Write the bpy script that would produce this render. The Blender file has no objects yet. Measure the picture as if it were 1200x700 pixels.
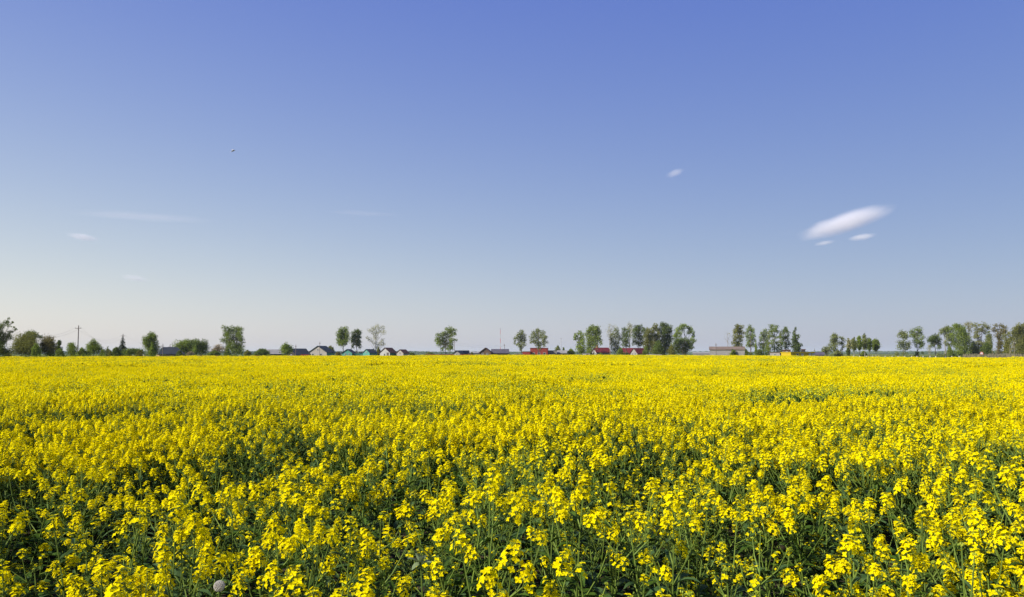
import bpy, math, random
import numpy as np
from mathutils import Vector, Matrix

R = math.radians
scene = bpy.context.scene
COL = scene.collection
TAU = 2 * math.pi

# ------------------------------------------------------------------ camera
FPX = 942.0                    # focal length in photo pixels (1200 wide)
HOR = 414.3                    # horizon row in the photo
CZ = 1.75
PITCH = math.atan((HOR - 350.0) / FPX)
cam_d = bpy.data.cameras.new('camera')
cam = bpy.data.objects.new('camera', cam_d)
COL.objects.link(cam)
cam_d.sensor_width = 36.0
cam_d.lens = FPX / 1200.0 * 36.0
cam_d.clip_start = 0.05
cam_d.clip_end = 30000.0
cam.location = (0, 0, CZ)
cam.rotation_euler = (R(90) + PITCH, 0, 0)
scene.camera = cam


def P(px, py, Y):
    """The point at forward distance Y that the photo shows at pixel px, py."""
    u, v = (px - 600.0) / FPX, (350.0 - py) / FPX
    y = math.cos(PITCH) - v * math.sin(PITCH)
    z = math.sin(PITCH) + v * math.cos(PITCH)
    return Vector((u * Y / y, Y, CZ + z * Y / y))


def pxm(Y):
    return Y / FPX             # metres per photo pixel


# ------------------------------------------------------------------ helpers
class MB:
    def __init__(self):
        self.v, self.f, self.m = [], [], []

    def quad(self, pts, mi=0):
        i = len(self.v)
        self.v.extend([tuple(p) for p in pts])
        self.f.append(tuple(range(i, i + len(pts))))
        self.m.append(mi)

    def box(self, c, s, mi=0, rot=None):
        i = len(self.v)
        for dz in (-.5, .5):
            for dy in (-.5, .5):
                for dx in (-.5, .5):
                    p = Vector((dx * s[0], dy * s[1], dz * s[2]))
                    if rot is not None:
                        p = rot @ p
                    self.v.append((c[0] + p.x, c[1] + p.y, c[2] + p.z))
        for q in ((0, 2, 3, 1), (4, 5, 7, 6), (0, 1, 5, 4), (2, 6, 7, 3), (0, 4, 6, 2), (1, 3, 7, 5)):
            self.f.append(tuple(i + k for k in q))
            self.m.append(mi)

    def tube(self, pts, radii, n=5, mi=0, cap=True):
        pts = [Vector(p) for p in pts]
        i0 = len(self.v)
        for k, p in enumerate(pts):
            a = pts[min(k + 1, len(pts) - 1)] - pts[max(k - 1, 0)]
            if a.length < 1e-9:
                a = Vector((0, 0, 1))
            a.normalize()
            u = a.cross(Vector((0, 0, 1)) if abs(a.z) < .9 else Vector((1, 0, 0))).normalized()
            w = a.cross(u)
            r = radii[k] if isinstance(radii, (list, tuple)) else radii
            for j in range(n):
                t = TAU * j / n
                q = p + u * (r * math.cos(t)) + w * (r * math.sin(t))
                self.v.append(tuple(q))
        for k in range(len(pts) - 1):
            for j in range(n):
                a = i0 + k * n + j
                b = i0 + k * n + (j + 1) % n
                self.f.append((a, b, b + n, a + n))
                self.m.append(mi)
        if cap:
            e = i0 + (len(pts) - 1) * n
            self.f.append(tuple(e + j for j in range(n)))
            self.m.append(mi)
            self.f.append(tuple(i0 + n - 1 - j for j in range(n)))
            self.m.append(mi)

    def build(self, name, mats, parent=None, link=True, smooth=False):
        return mesh_obj(name, self.v, self.f, mats, self.m, parent, link, smooth)


def mesh_obj(name, v, f, mats, mi=None, parent=None, link=True, smooth=False):
    me = bpy.data.meshes.new(name)
    me.from_pydata([tuple(p) for p in v], [], f)
    if not isinstance(mats, (list, tuple)):
        mats = [mats]
    for m in mats:
        me.materials.append(m)
    if mi is not None and len(mats) > 1:
        me.polygons.foreach_set('material_index', np.array(mi, dtype=np.int32))
    if smooth:
        me.polygons.foreach_set('use_smooth', np.ones(len(f), dtype=bool))
    me.update()
    o = bpy.data.objects.new(name, me)
    if link:
        COL.objects.link(o)
    if parent is not None:
        o.parent = parent
    return o


def tag(o, label=None, cat=None, group=None, kind=None):
    if label:
        o['label'] = label
    if cat:
        o['category'] = cat
    if group:
        o['group'] = group
    if kind:
        o['kind'] = kind
    return o


def thing(name, label, cat, loc, rz=0, group=None):
    o = bpy.data.objects.new(name, None)
    o.empty_display_size = .2
    COL.objects.link(o)
    o.location = loc
    o.rotation_euler = (0, 0, rz)
    return tag(o, label, cat, group)


# value noise --------------------------------------------------------------
_nr = np.random.RandomState(77)
_NT = _nr.rand(256, 256)


def vnoise(x, y, s):
    x = np.asarray(x, float) / s + 91.3
    y = np.asarray(y, float) / s + 37.7
    xi, yi = np.floor(x).astype(int), np.floor(y).astype(int)
    fx, fy = x - xi, y - yi
    fx, fy = fx * fx * (3 - 2 * fx), fy * fy * (3 - 2 * fy)
    g = lambda a, b: _NT[a % 256, b % 256]
    return ((g(xi, yi) * (1 - fx) + g(xi + 1, yi) * fx) * (1 - fy)
            + (g(xi, yi + 1) * (1 - fx) + g(xi + 1, yi + 1) * fx) * fy)


# ------------------------------------------------------------------ materials
def mat(name, col, col2=None, scale=3.0, rough=.8, trans=0.0, tcol=None, spec=.2, detail=3.0, objrand=0.0, metal=0.0, bump=0.0):
    m = bpy.data.materials.new(name)
    m.use_nodes = True
    nt = m.node_tree
    nt.nodes.clear()
    out = nt.nodes.new('ShaderNodeOutputMaterial')
    bs = nt.nodes.new('ShaderNodeBsdfPrincipled')
    bs.inputs['Roughness'].default_value = rough
    bs.inputs['Specular IOR Level'].default_value = spec
    bs.inputs['Metallic'].default_value = metal
    src = None
    rgb = nt.nodes.new('ShaderNodeRGB')
    rgb.outputs[0].default_value = (*col, 1)
    src = rgb.outputs[0]
    if col2 is not None:
        tc = nt.nodes.new('ShaderNodeTexCoord')
        nz = nt.nodes.new('ShaderNodeTexNoise')
        nz.inputs['Scale'].default_value = scale
        nz.inputs['Detail'].default_value = detail
        nt.links.new(tc.outputs['Object'], nz.inputs['Vector'])
        rp = nt.nodes.new('ShaderNodeValToRGB')
        rp.color_ramp.elements[0].position = .35
        rp.color_ramp.elements[1].position = .65
        rp.color_ramp.elements[0].color = (*col, 1)
        rp.color_ramp.elements[1].color = (*col2, 1)
        nt.links.new(nz.outputs['Fac'], rp.inputs[0])
        src = rp.outputs[0]
        if bump > 0:
            bp = nt.nodes.new('ShaderNodeBump')
            bp.inputs['Strength'].default_value = bump
            nt.links.new(nz.outputs['Fac'], bp.inputs['Height'])
            nt.links.new(bp.outputs[0], bs.inputs['Normal'])
    if objrand > 0:
        oi = nt.nodes.new('ShaderNodeObjectInfo')
        mr = nt.nodes.new('ShaderNodeMapRange')
        mr.inputs['To Min'].default_value = 1 - objrand
        mr.inputs['To Max'].default_value = 1 + objrand
        nt.links.new(oi.outputs['Random'], mr.inputs['Value'])
        hs = nt.nodes.new('ShaderNodeHueSaturation')
        nt.links.new(mr.outputs[0], hs.inputs['Value'])
        nt.links.new(src, hs.inputs['Color'])
        src = hs.outputs[0]
    nt.links.new(src, bs.inputs['Base Color'])
    if trans > 0:
        tr = nt.nodes.new('ShaderNodeBsdfTranslucent')
        if tcol is not None:
            tr.inputs['Color'].default_value = (*tcol, 1)
        else:
            nt.links.new(src, tr.inputs['Color'])
        mx = nt.nodes.new('ShaderNodeMixShader')
        mx.inputs[0].default_value = trans
        nt.links.new(bs.outputs[0], mx.inputs[1])
        nt.links.new(tr.outputs[0], mx.inputs[2])
        nt.links.new(mx.outputs[0], out.inputs[0])
    else:
        nt.links.new(bs.outputs[0], out.inputs[0])
    return m


M = {}
M['petal'] = mat('rapeseed_petal', (.90, .735, .001), (.88, .765, .002), 60, .7, .38, spec=.02, objrand=.08)
M['bud'] = mat('rapeseed_bud', (.36, .38, .02), (.22, .30, .025), 90, .6, .15, objrand=.15)
M['stem'] = mat('rapeseed_stem', (.150, .208, .032), (.095, .14, .022), 14, .65, .0, spec=.12, objrand=.2)
M['leaf'] = mat('rapeseed_leaf', (.030, .066, .005), (.060, .106, .011), 9, .6, .22, spec=.12, objrand=.25)
M['glaucous'] = mat('glaucous_leaf', (.042, .086, .022), (.075, .125, .040), 9, .6, .18, spec=.15, objrand=.15)
M['soil'] = mat('field_soil', (.035, .028, .018), (.06, .05, .032), 1.3, .95, spec=.05, bump=.4)
M['bark'] = mat('bark', (.07, .055, .042), (.12, .10, .08), 2, .9)
M['birch_bark'] = mat('birch_bark', (.38, .36, .33), (.13, .115, .10), 1.6, .8)
M['twig'] = mat('grey_twig', (.22, .19, .16), (.30, .27, .23), 2, .9)
M['wood'] = mat('weathered_pole_wood', (.13, .10, .09), (.20, .16, .14), 3, .9)
M['wire'] = mat('wire_metal', (.10, .10, .11), None, 1, .5)


def fol(name, c, k=.66, tr=.40):
    c = tuple(x * q for x, q in zip(c, (1.62, 1.50, 1.0)))
    d = tuple(x * k for x in c)
    return mat(name, d, c, .7, .75, tr, spec=.08, objrand=.08, detail=4)


M['mid'] = fol('leaves_mid_green', (.140, .195, .045))
M['dark'] = fol('leaves_dark_green', (.090, .132, .038))
M['fresh'] = fol('leaves_fresh_green', (.155, .22, .042))
M['olive'] = fol('leaves_olive', (.150, .165, .05))
M['grey'] = fol('leaves_grey_green', (.165, .20, .095))
M['pale'] = fol('leaves_pale_grey', (.27, .28, .19))
M['brown'] = fol('leaves_reddish_brown', (.150, .140, .065))
M['needle'] = fol('spruce_needles', (.042, .07, .04), tr=.08)
M['bloom'] = fol('white_blossom', (.36, .32, .28), .35, .2)
M['pinkbloom'] = fol('pink_blossom', (.30, .25, .21), .4, .2)
M['dry'] = mat('dry_scrub_stems', (.20, .17, .11), (.13, .12, .07), 1.2, .9, .1)

M['white_wall'] = mat('white_wall', (.42, .40, .38), (.35, .335, .32), 1.2, .9)
M['cream_wall'] = mat('cream_wall', (.36, .32, .28), (.30, .27, .24), 1.0, .9)
M['grey_wall'] = mat('grey_block_wall', (.28, .26, .24), (.21, .20, .19), .8, .9)
M['teal_wall'] = mat('turquoise_boards', (.10, .30, .24), (.08, .25, .20), 1.2, .7)
M['green_wall'] = mat('dark_green_boards', (.03, .12, .09), (.04, .15, .11), 1.2, .7)
M['tan_wall'] = mat('tan_wall', (.34, .22, .13), (.29, .19, .115), 1.0, .9)
M['brown_wall'] = mat('brown_log_wall', (.10, .065, .045), (.14, .09, .06), 1.5, .9)
M['dark_wall'] = mat('dark_board_wall', (.035, .03, .03), (.05, .045, .04), 1.5, .9)
M['red_wall'] = mat('red_brick_wall', (.25, .042, .032), (.20, .036, .028), .9, .9)
M['yellow_wall'] = mat('yellow_painted_wall', (.48, .345, .010), (.42, .30, .010), .5, .6)
M['red_fence'] = mat('red_brown_fence', (.24, .055, .025), (.18, .045, .022), 1.2, .8)
M['slate'] = mat('dark_slate_roof', (.032, .038, .046), (.05, .056, .062), .8, .65)
M['purple_roof'] = mat('purple_grey_roof', (.075, .065, .085), (.095, .085, .10), .8, .55)
M['brown_roof'] = mat('red_brown_roof', (.085, .035, .03), (.11, .05, .04), .8, .8)
M['red_roof'] = mat('dark_red_roof', (.15, .02, .024), (.11, .017, .02), .8, .55)
M['grey_roof'] = mat('grey_sheet_roof', (.22, .21, .20), (.28, .26, .24), .6, .7)
M['rust_roof'] = mat('brown_sheet_roof', (.15, .11, .085), (.19, .14, .11), .5, .8)
M['white'] = mat('white_paint', (.46, .45, .43), (.38, .37, .35), 3, .6)
M['glass'] = mat('window_glass', (.025, .03, .04), None, 1, .12, spec=.6)
M['door'] = mat('door_paint', (.10, .08, .07), None, 1, .6)
M['red_paint'] = mat('red_paint', (.55, .04, .03), None, 1, .5)
M['brick'] = mat('chimney_brick', (.35, .12, .08), None, 1, .9)


# ------------------------------------------------------------------ world, sun
SUN_EL, SUN_TO = R(33), Vector((-0.90, -0.43, 0)).normalized()
wd = bpy.data.worlds.new('World')
scene.world = wd
wd.use_nodes = True
nt = wd.node_tree
nt.nodes.clear()
wo = nt.nodes.new('ShaderNodeOutputWorld')
bg = nt.nodes.new('ShaderNodeBackground')
sky = nt.nodes.new('ShaderNodeTexSky')
sky.sky_type = 'NISHITA'
sky.sun_disc = False
sky.sun_elevation = SUN_EL
sky.sun_rotation = -math.atan2(SUN_TO.x, SUN_TO.y)
sky.altitude = 150
sky.air_density = 1.0
sky.dust_density = 1.0
sky.ozone_density = 1.0
# the sky's own colours, graded to the photo's white balance: channel ** p * exp(cz * z + cx * x + c0)
sep = nt.nodes.new('ShaderNodeSeparateColor')
com = nt.nodes.new('ShaderNodeCombineColor')
tcw = nt.nodes.new('ShaderNodeTexCoord')
sxyz = nt.nodes.new('ShaderNodeSeparateXYZ')
nt.links.new(tcw.outputs['Generated'], sxyz.inputs[0])
nt.links.new(sky.outputs[0], sep.inputs[0])


def wmath(op, a, b_=None, clamp=None):
    nd = nt.nodes.new('ShaderNodeMath')
    nd.operation = op
    for k_, v_ in enumerate((a, b_)):
        if v_ is None:
            continue
        if isinstance(v_, (int, float)):
            nd.inputs[k_].default_value = v_
        else:
            nt.links.new(v_, nd.inputs[k_])
    return nd.outputs[0]


wz = wmath('MINIMUM', wmath('MAXIMUM', sxyz.outputs['Z'], 0.0), .45)
wx = wmath('MINIMUM', wmath('MAXIMUM', sxyz.outputs['X'], -.7), .7)
SKY_GAIN = 9.76
for ch, (pw_, cz_, cx_, c0_) in enumerate(((.489, -1.889, -.345, -1.285), (.438, -1.435, -.220, -1.195), (.188, -.031, -.060, -.718))):
    e_ = wmath('ADD', wmath('ADD', wmath('MULTIPLY', wz, cz_), wmath('MULTIPLY', wx, cx_)), c0_ + math.log(SKY_GAIN))
    v_ = wmath('MULTIPLY', wmath('POWER', sep.outputs[ch], pw_), wmath('EXPONENT', e_))
    nt.links.new(v_, com.inputs[ch])
nt.links.new(com.outputs[0], bg.inputs[0])
bg.inputs[1].default_value = 0.07
nt.links.new(bg.outputs[0], wo.inputs[0])

sd = bpy.data.lights.new('sun', 'SUN')
sd.energy = 5.0
sd.angle = R(.53)
sd.color = (1.0, .95, .86)
so = bpy.data.objects.new('sun', sd)
COL.objects.link(so)
to_sun = Vector((SUN_TO.x * math.cos(SUN_EL), SUN_TO.y * math.cos(SUN_EL), math.sin(SUN_EL)))
so.rotation_euler = to_sun.to_track_quat('Z', 'Y').to_euler()
so.location = to_sun * 50

scene.view_settings.view_transform = 'Standard'
scene.view_settings.look = 'None'
scene.view_settings.exposure = 0.55
scene.view_settings.gamma = 1.0
scene.view_settings.use_curve_mapping = False
cy = scene.cycles
cy.max_bounces = 8
cy.diffuse_bounces = 3
cy.glossy_bounces = 2
cy.transmission_bounces = 3
cy.volume_bounces = 6
cy.transparent_max_bounces = 6
cy.caustics_reflective = False
cy.caustics_refractive = False
cy.use_denoising = True
cy.denoiser = 'OPENIMAGEDENOISE'
cy.denoising_input_passes = 'RGB_ALBEDO_NORMAL'
cy.denoising_prefilter = 'ACCURATE'

# ------------------------------------------------------------------ ground
FIELD = [(-400, 130), (-200, 140), (0, 150), (160, 165), (300, 200), (450, 235), (600, 330), (700, 340),
         (800, 290), (900, 225), (1000, 165), (1120, 128), (1300, 118), (1600, 110)]


def field_far(x, y):
    px = 600 + FPX * np.asarray(x, float) / np.maximum(np.asarray(y, float), .1)
    return np.interp(px, [a for a, b in FIELD], [b for a, b in FIELD])


def ground_mat():
    m = bpy.data.materials.new('meadow_ground')
    m.use_nodes = True
    nt = m.node_tree
    bs = nt.nodes['Principled BSDF']
    bs.inputs['Roughness'].default_value = .95
    bs.inputs['Specular IOR Level'].default_value = .05
    tc = nt.nodes.new('ShaderNodeTexCoord')
    n1 = nt.nodes.new('ShaderNodeTexNoise')
    n1.inputs['Scale'].default_value = .004
    n1.inputs['Detail'].default_value = 2
    n2 = nt.nodes.new('ShaderNodeTexNoise')
    n2.inputs['Scale'].default_value = .35
    n2.inputs['Detail'].default_value = 5
    nt.links.new(tc.outputs['Object'], n1.inputs['Vector'])
    nt.links.new(tc.outputs['Object'], n2.inputs['Vector'])
    r1 = nt.nodes.new('ShaderNodeValToRGB')
    r1.color_ramp.elements[0].position = .4
    r1.color_ramp.elements[0].color = (.055, .095, .025, 1)
    r1.color_ramp.elements[1].position = .6
    r1.color_ramp.elements[1].color = (.17, .17, .035, 1)
    e = r1.color_ramp.elements.new(.5)
    e.color = (.085, .13, .03, 1)
    nt.links.new(n1.outputs['Fac'], r1.inputs[0])
    r2 = nt.nodes.new('ShaderNodeValToRGB')
    r2.color_ramp.elements[0].color = (.55, .55, .55, 1)
    r2.color_ramp.elements[1].color = (1.2, 1.2, 1.1, 1)
    nt.links.new(n2.outputs['Fac'], r2.inputs[0])
    mx = nt.nodes.new('ShaderNodeMix')
    mx.data_type = 'RGBA'
    mx.blend_type = 'MULTIPLY'
    mx.inputs[0].default_value = 1
    nt.links.new(r1.outputs[0], mx.inputs[6])
    nt.links.new(r2.outputs[0], mx.inputs[7])
    nt.links.new(mx.outputs[2], bs.inputs['Base Color'])
    return m


GR = 6000.0
gm = MB()
ring = [(GR * math.cos(TAU * k / 96), GR * math.sin(TAU * k / 96), 0) for k in range(96)]
gm.quad(ring)
tag(gm.build('ground', ground_mat()), kind='structure')

fm = MB()
pts = []
for px in range(-400, 1601, 40):
    d = float(np.interp(px, [a for a, b in FIELD], [b for a, b in FIELD])) + .5
    pts.append(((px - 600) / FPX * d, d, .004))
pts = [(-9, -2, .004)] + [(9, -2, .004)] + pts[::-1]
fm.quad(pts)
tag(fm.build('field_soil', M['soil']), kind='structure')

# distant woods along the horizon ------------------------------------------
wr = np.random.RandomState(5)
wm = MB()
n_w = 1500
for band, (dist, hmin, hmax, a0, a1) in enumerate(((2300, 6, 12, -44, 44), (3600, 9, 17, -46, 46))):
    az = np.linspace(R(a0), R(a1), n_w)
    s = az * dist
    big = vnoise(s, s * 0 + band * 500, 260)
    hh = hmin + (hmax - hmin) * (.35 * big + .35 * vnoise(s, s * 0 + 9, 34) + .3 * vnoise(s, s * 0 + 5, 9))
    hh *= .8 * np.clip((big - .12) * 6, .35, 1)
    prof = [(-12, 0), (-11, .45), (-7, .82), (0, 1.0), (14, .93), (40, .8), (42, 0)]
    i0 = len(wm.v)
    for k in range(n_w):
        for (dr, q) in prof:
            r_ = dist + dr + 5 * wr.rand()
            h_ = hh[k] * q * (1 + .25 * (wr.rand() - .5))
            wm.v.append((r_ * math.sin(az[k]), r_ * math.cos(az[k]), max(h_, 0)))
    L = len(prof)
    for k in range(n_w - 1):
        for j in range(L - 1):
            a = i0 + k * L + j
            wm.f.append((a, a + L, a + L + 1, a + 1))
            wm.m.append(0)
tag(wm.build('distant_woods', mat('far_wood_leaves', (.035, .06, .025), (.06, .085, .03), .02, .9, spec=.05)), kind='stuff',
    label='low dark line of woods along the far horizon', cat='woods')

# ------------------------------------------------------------------ trees
CROWN_SHAPE = {
    # relative half-width along the crown's height
    'oval': [(0, .35), (.15, .8), (.4, 1), (.65, .9), (.85, .62), (1, .2)],
    'column': [(0, .5), (.2, .95), (.5, 1), (.8, .7), (1, .2)],
    'round': [(0, .85), (.25, 1), (.5, .97), (.75, .75), (.92, .45), (1, .15)],
    'wide': [(0, .5), (.3, .75), (.6, 1), (.85, .8), (1, .35)],
    'cone': [(0, 1), (.3, .85), (.6, .5), (.85, .22), (1, .05)],
    'egg': [(0, .7), (.25, 1), (.5, .85), (.75, .55), (1, .12)],
}


GRD = 'trees of the roadside belt'


def make_tree(name, label, cx, top, w, Y, shape='oval', leaf='mid', clear=.15, dens=3.0, nl=16, seed=1, bark='bark',
              group=None, cat='tree', lobes=None, lean=0.0, stems=1, tube=1.0, lsz=1.0, skirt=False):
    """A tree with limbs and a crown of many leaf sprays gathered round lobes."""
    rs = random.Random(seed * 7919 + int(cx * 10))
    if group == GRD:
        dens *= 1.35
        skirt = skirt or name not in ('leaning_tree', 'row_tree')
    base = P(cx, HOR, Y)
    base.z = 0
    H = P(cx, top, Y).z
    W = w * pxm(Y)
    m = pxm(Y)
    root = thing(name, label, cat, base, 0, group)
    cb = clear * H
    prof = CROWN_SHAPE[shape]
    pw = lambda t: float(np.interp(t, [a for a, b in prof], [b for a, b in prof]))
    L = []
    fat = 1.8 if group == GRD else 1.5
    if lobes:
        for (lx, ly, lr) in lobes:           # photo pixels: centre, radius
            q = P(lx, ly, Y)
            L.append((Vector((q.x - base.x, rs.uniform(-.25, .25) * W, q.z)), lr * m * fat))
    else:
        for k in range(nl):
            t = (k + rs.random()) / nl
            a = k * 2.4 + rs.uniform(-.5, .5)
            hw = pw(t) * W / 2
            lr = W * rs.uniform(.13, .22) * (.55 + .45 * pw(t))
            lr = min(lr, H * (1 - clear) * .2) * fat
            rr = max(0, hw - lr * .85) * (rs.random() ** .35)
            zz = cb + lr * .7 + t * (H - cb - lr * 1.6)
            L.append((Vector((rr * math.cos(a) + lean * zz, rr * math.sin(a), zz)), lr))
    # foliage also fills the space between neighbouring lobes
    fill = []
    for a_ in range(len(L)):
        for b_ in range(a_ + 1, len(L)):
            (c1, r1), (c2, r2) = L[a_], L[b_]
            gap = math.hypot(c1.x - c2.x, c1.z - c2.z) - (r1 + r2) / fat
            if gap < .55 * min(r1, r2):
                fill.append((c1.lerp(c2, .5 + rs.uniform(-.1, .1)), (r1 + r2) * .36))
    # trunk and limbs
    tm = MB()
    tr0 = max(.10, H * .016) * tube
    top_r = .25
    for s in range(stems):
        ox = (s - (stems - 1) / 2) * W * .18
        pts, rad = [], []
        for k in range(7):
            t = k / 6
            wob = .012 * H
            pts.append((ox * (1 + t * .8) + lean * t * H * .92 + rs.uniform(-wob, wob) * (t > 0), rs.uniform(-wob, wob) * (t > 0), t * H * .92))
            rad.append(tr0 / math.sqrt(stems) * (1 - .85 * t))
        tm.tube(pts, rad, 6)
    for (c, lr) in L:
        zt = max(cb * .55, c.z - (abs(c.x) + abs(c.y)) * rs.uniform(.7, 1.2) - .3)
        zt = min(zt, c.z * .95)
        s = Vector((lean * zt, 0, zt))
        mid = s.lerp(c, .55) + Vector((rs.uniform(-.1, .1) * lr, rs.uniform(-.1, .1) * lr, .12 * lr))
        tm.tube([s, mid, c], [tr0 * .34, tr0 * .22, tr0 * .10], 4)
        for q in range(4):
            d = Vector((rs.gauss(0, 1), rs.gauss(0, 1), rs.gauss(.5, .8))).normalized()
            tm.tube([mid.lerp(c, rs.random()), c + d * lr * rs.uniform(.7, 1.05)], [tr0 * .10, tr0 * .035], 3, cap=False)
    tm.build('trunk', M[bark], root)
    # crown sprays
    rn = np.random.RandomState(seed * 131 + int(cx))
    vol = sum(l[1] ** 2 for l in L)
    LL = L + fill
    if skirt:
        LL = LL + [(Vector((rs.uniform(-.42, .42) * W, rs.uniform(-.2, .2) * W, H * rs.uniform(.05, .16))), W * rs.uniform(.12, .2)) for _ in range(7)]
    px_area = math.pi * vol / (m * m) / (fat * fat)
    n_cards = int(min(12000, max(80, px_area * dens * 2.3)))
    vs, fs = [], []
    for (c, lr) in LL:
        n = int(n_cards * lr * lr / vol * .8)
        if n < 1:
            continue
        d = rn.normal(size=(n, 3))
        d /= np.linalg.norm(d, axis=1)[:, None]
        rad = lr * (rn.rand(n) ** .45) * (1 + .25 * (rn.rand(n) - .5))
        # clumps inside a lobe: pull the sprays towards a few random spray centres
        k = max(3, n // 22)
        cd = rn.normal(size=(k, 3))
        cd /= np.linalg.norm(cd, axis=1)[:, None]
        cc = cd * (lr * (.45 + .65 * rn.rand(k) ** .6))[:, None]
        pick = rn.randint(0, k, n)
        mixw = (.55 * (rn.rand(n) ** .5))[:, None]
        p = d * rad[:, None] * (1 - mixw) + (cc[pick] + d * (lr * .20)) * mixw
        p[:, 2] *= .92
        p += np.array(c)
        sz = np.clip(lsz * m * (.70 + .7 * rn.rand(n)), .10, .7)
        u = rn.normal(size=(n, 3))
        u /= np.linalg.norm(u, axis=1)[:, None]
        w2 = np.cross(u, rn.normal(size=(n, 3)))
        w2 /= np.linalg.norm(w2, axis=1)[:, None]
        a = u * sz[:, None]
        b = w2 * (sz * .72)[:, None]
        p[:, 2] = np.maximum(p[:, 2], .05)
        i0 = len(vs)
        for q in (p - a, p - a * .1 + b, p + a, p + a * .1 - b):
            pass
        arr = np.stack([p - a * .5, p + b * .5, p + a * .5, p - b * .5], 1).reshape(-1, 3)
        vs.extend(arr.tolist())
        fs.extend([(i0 + 4 * j, i0 + 4 * j + 1, i0 + 4 * j + 2, i0 + 4 * j + 3) for j in range(n)])
    mesh_obj('crown', vs, fs, M[leaf], None, root)
    return root


def make_spruce(name, label, cx, top, w, Y, leaf='needle', seed=1, group=None, clear=.06, dens=1.0):
    rs = random.Random(seed)
    base = P(cx, HOR, Y)
    base.z = 0
    H = P(cx, top, Y).z
    W = w * pxm(Y)
    root = thing(name, label, 'tree', base, 0, group)
    tm = MB()
    tm.tube([(0, 0, 0), (0, 0, H * .5), (0, 0, H * .99)], [H * .018, H * .011, .02], 6)
    cm = MB()
    tiers = 22
    for k in range(tiers):
        t = k / (tiers - 1)
        z = H * (clear + (1 - clear) * t ** .9 * .97)
        r = W / 2 * (1 - t) ** .85 * rs.uniform(.75, 1.1) + .06
        nb = int(11 - 6 * t)
        for b in range(nb):
            a = TAU * b / nb + k * 1.3 + rs.uniform(-.25, .25)
            rr = r * rs.uniform(.7, 1.1)
            d = Vector((math.cos(a), math.sin(a), 0))
            s = Vector((-d.y, d.x, 0))
            p0 = Vector((0, 0, z))
            tip = p0 + d * rr - Vector((0, 0, rr * rs.uniform(.25, .5)))
            tm.tube([p0, tip], [.03, .01], 3, cap=False)
            ns = max(3, int(9 * dens * rr / (W / 2)) + 3)
            for q in range(ns):
                f = (q + .5) / ns
                c = p0.lerp(tip, f)
                wd_ = (.10 + .30 * (1 - f)) * rr * .9 + .05
                dr = Vector((0, 0, -rs.uniform(.05, .3) * rr * .5 - .04))
                e = d * (rr / ns * 1.3)
                cm.quad([c - e * .5, c + s * wd_ + dr * .7, c + e, c - s * wd_ + dr * .7])
                cm.quad([c - e * .5, c + e * .6, c + e * .6 + dr * 1.3, c - e * .4 + dr * 1.4])
    tm.build('trunk', M['bark'], root)
    cm.build('crown', M[leaf], root)
    return root


GV = 'trees of the village edge beyond the field'
GB = 'bushes along the village edge'
GRD = 'trees of the roadside belt'
T = make_tree
# --- far left corner
T('broad_tree', 'dark bushy tree with thin side shoots, cut by the frame edge beside the wire', -2, 372, 44, 150, 'egg', 'dark', .03, 4.0, seed=3, group=GV,
  lobes=[(2, 379, 3.6), (3, 386, 4), (-7, 384, 7), (4, 395, 4.4), (-6, 398, 9), (2, 407, 6), (12, 386, 2), (15.5, 382.5, 1.4), (18.5, 383.5, 1.2), (10, 390, 2.2),
         (-16, 392, 8), (8, 412, 4), (-4, 413, 6), (4.5, 373.5, 1.4), (9, 378, 1.4), (-22, 404, 8)])
T('field_maple', 'wide olive green tree next to the bushy tree at the frame edge', 30, 390, 26, 170, 'round', 'olive', .05, 3.6, seed=4, group=GV,
  lobes=[(24, 398, 7), (33, 396, 7), (28, 404, 9), (38, 405, 8), (20, 410, 6), (32, 412, 7)])
T('round_tree', 'small dark round tree showing above the wide olive tree', 36, 388.5, 14, 178, 'round', 'dark', .3, 3.5, seed=5, group=GV,
  lobes=[(32, 392, 4), (37, 391, 4.5), (41, 393, 3.6), (37, 397, 5), (47, 395, 2.4)])
T('field_maple', 'reddish tinged tree, just before the dark rounded tree', 56, 394.5, 18, 172, 'round', 'brown', .05, 3.6, seed=6, group=GV,
  lobes=[(52, 400, 6), (58, 399, 5.5), (56, 407, 8), (48, 409, 6), (61, 410, 6)])
T('rounded_shrub', 'yellow-green shrub between the wide olive tree and the reddish one', 42, 401, 16, 166, 'round', 'fresh', .02, 3.2, seed=7, group=GB, cat='bush')
T('round_tree', 'dark rounded tree to the right of the reddish tinged tree', 69, 397, 11, 176, 'round', 'dark', .12, 4.0, seed=8, group=GV)
T('rounded_shrub', 'low dark shrub at the foot of the dark rounded tree', 70, 407, 15, 165, 'round', 'mid', .02, 3.4, seed=9, group=GB, cat='bush')
T('garden_tree', 'loose young green tree with two leaders, left of the tall utility pole', 83, 401, 12, 172, 'oval', 'mid', .05, 3.0, seed=10, group=GV,
  lobes=[(81, 404, 2.6), (85.5, 403.5, 2.6), (81, 409, 4), (87, 409, 4), (84, 414, 5)])
T('rounded_shrub', 'broad green shrub at the foot of the tall utility pole', 96, 405.5, 15, 170, 'round', 'mid', .02, 3.2, seed=11, group=GB, cat='bush')
T('garden_tree', 'pointed light green tree between the tall utility pole and the spruce', 110, 396.5, 19, 175, 'egg', 'fresh', .04, 3.2, seed=12, group=GV,
  lobes=[(110, 399, 2.2), (110.5, 402.5, 3.4), (106, 406, 4), (114, 406, 4), (103, 411, 5), (110, 411, 5), (117, 411, 4)])
T('rounded_shrub', 'thin grey-green shrub left of the spruce', 126, 405.5, 10, 195, 'oval', 'grey', .05, 2.0, seed=13, group=GB, cat='bush')
T('rounded_shrub', 'dense dark shrub at the foot of the spruce', 136, 405, 15, 185, 'round', 'dark', .02, 3.6, seed=14, group=GB, cat='bush')
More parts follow.
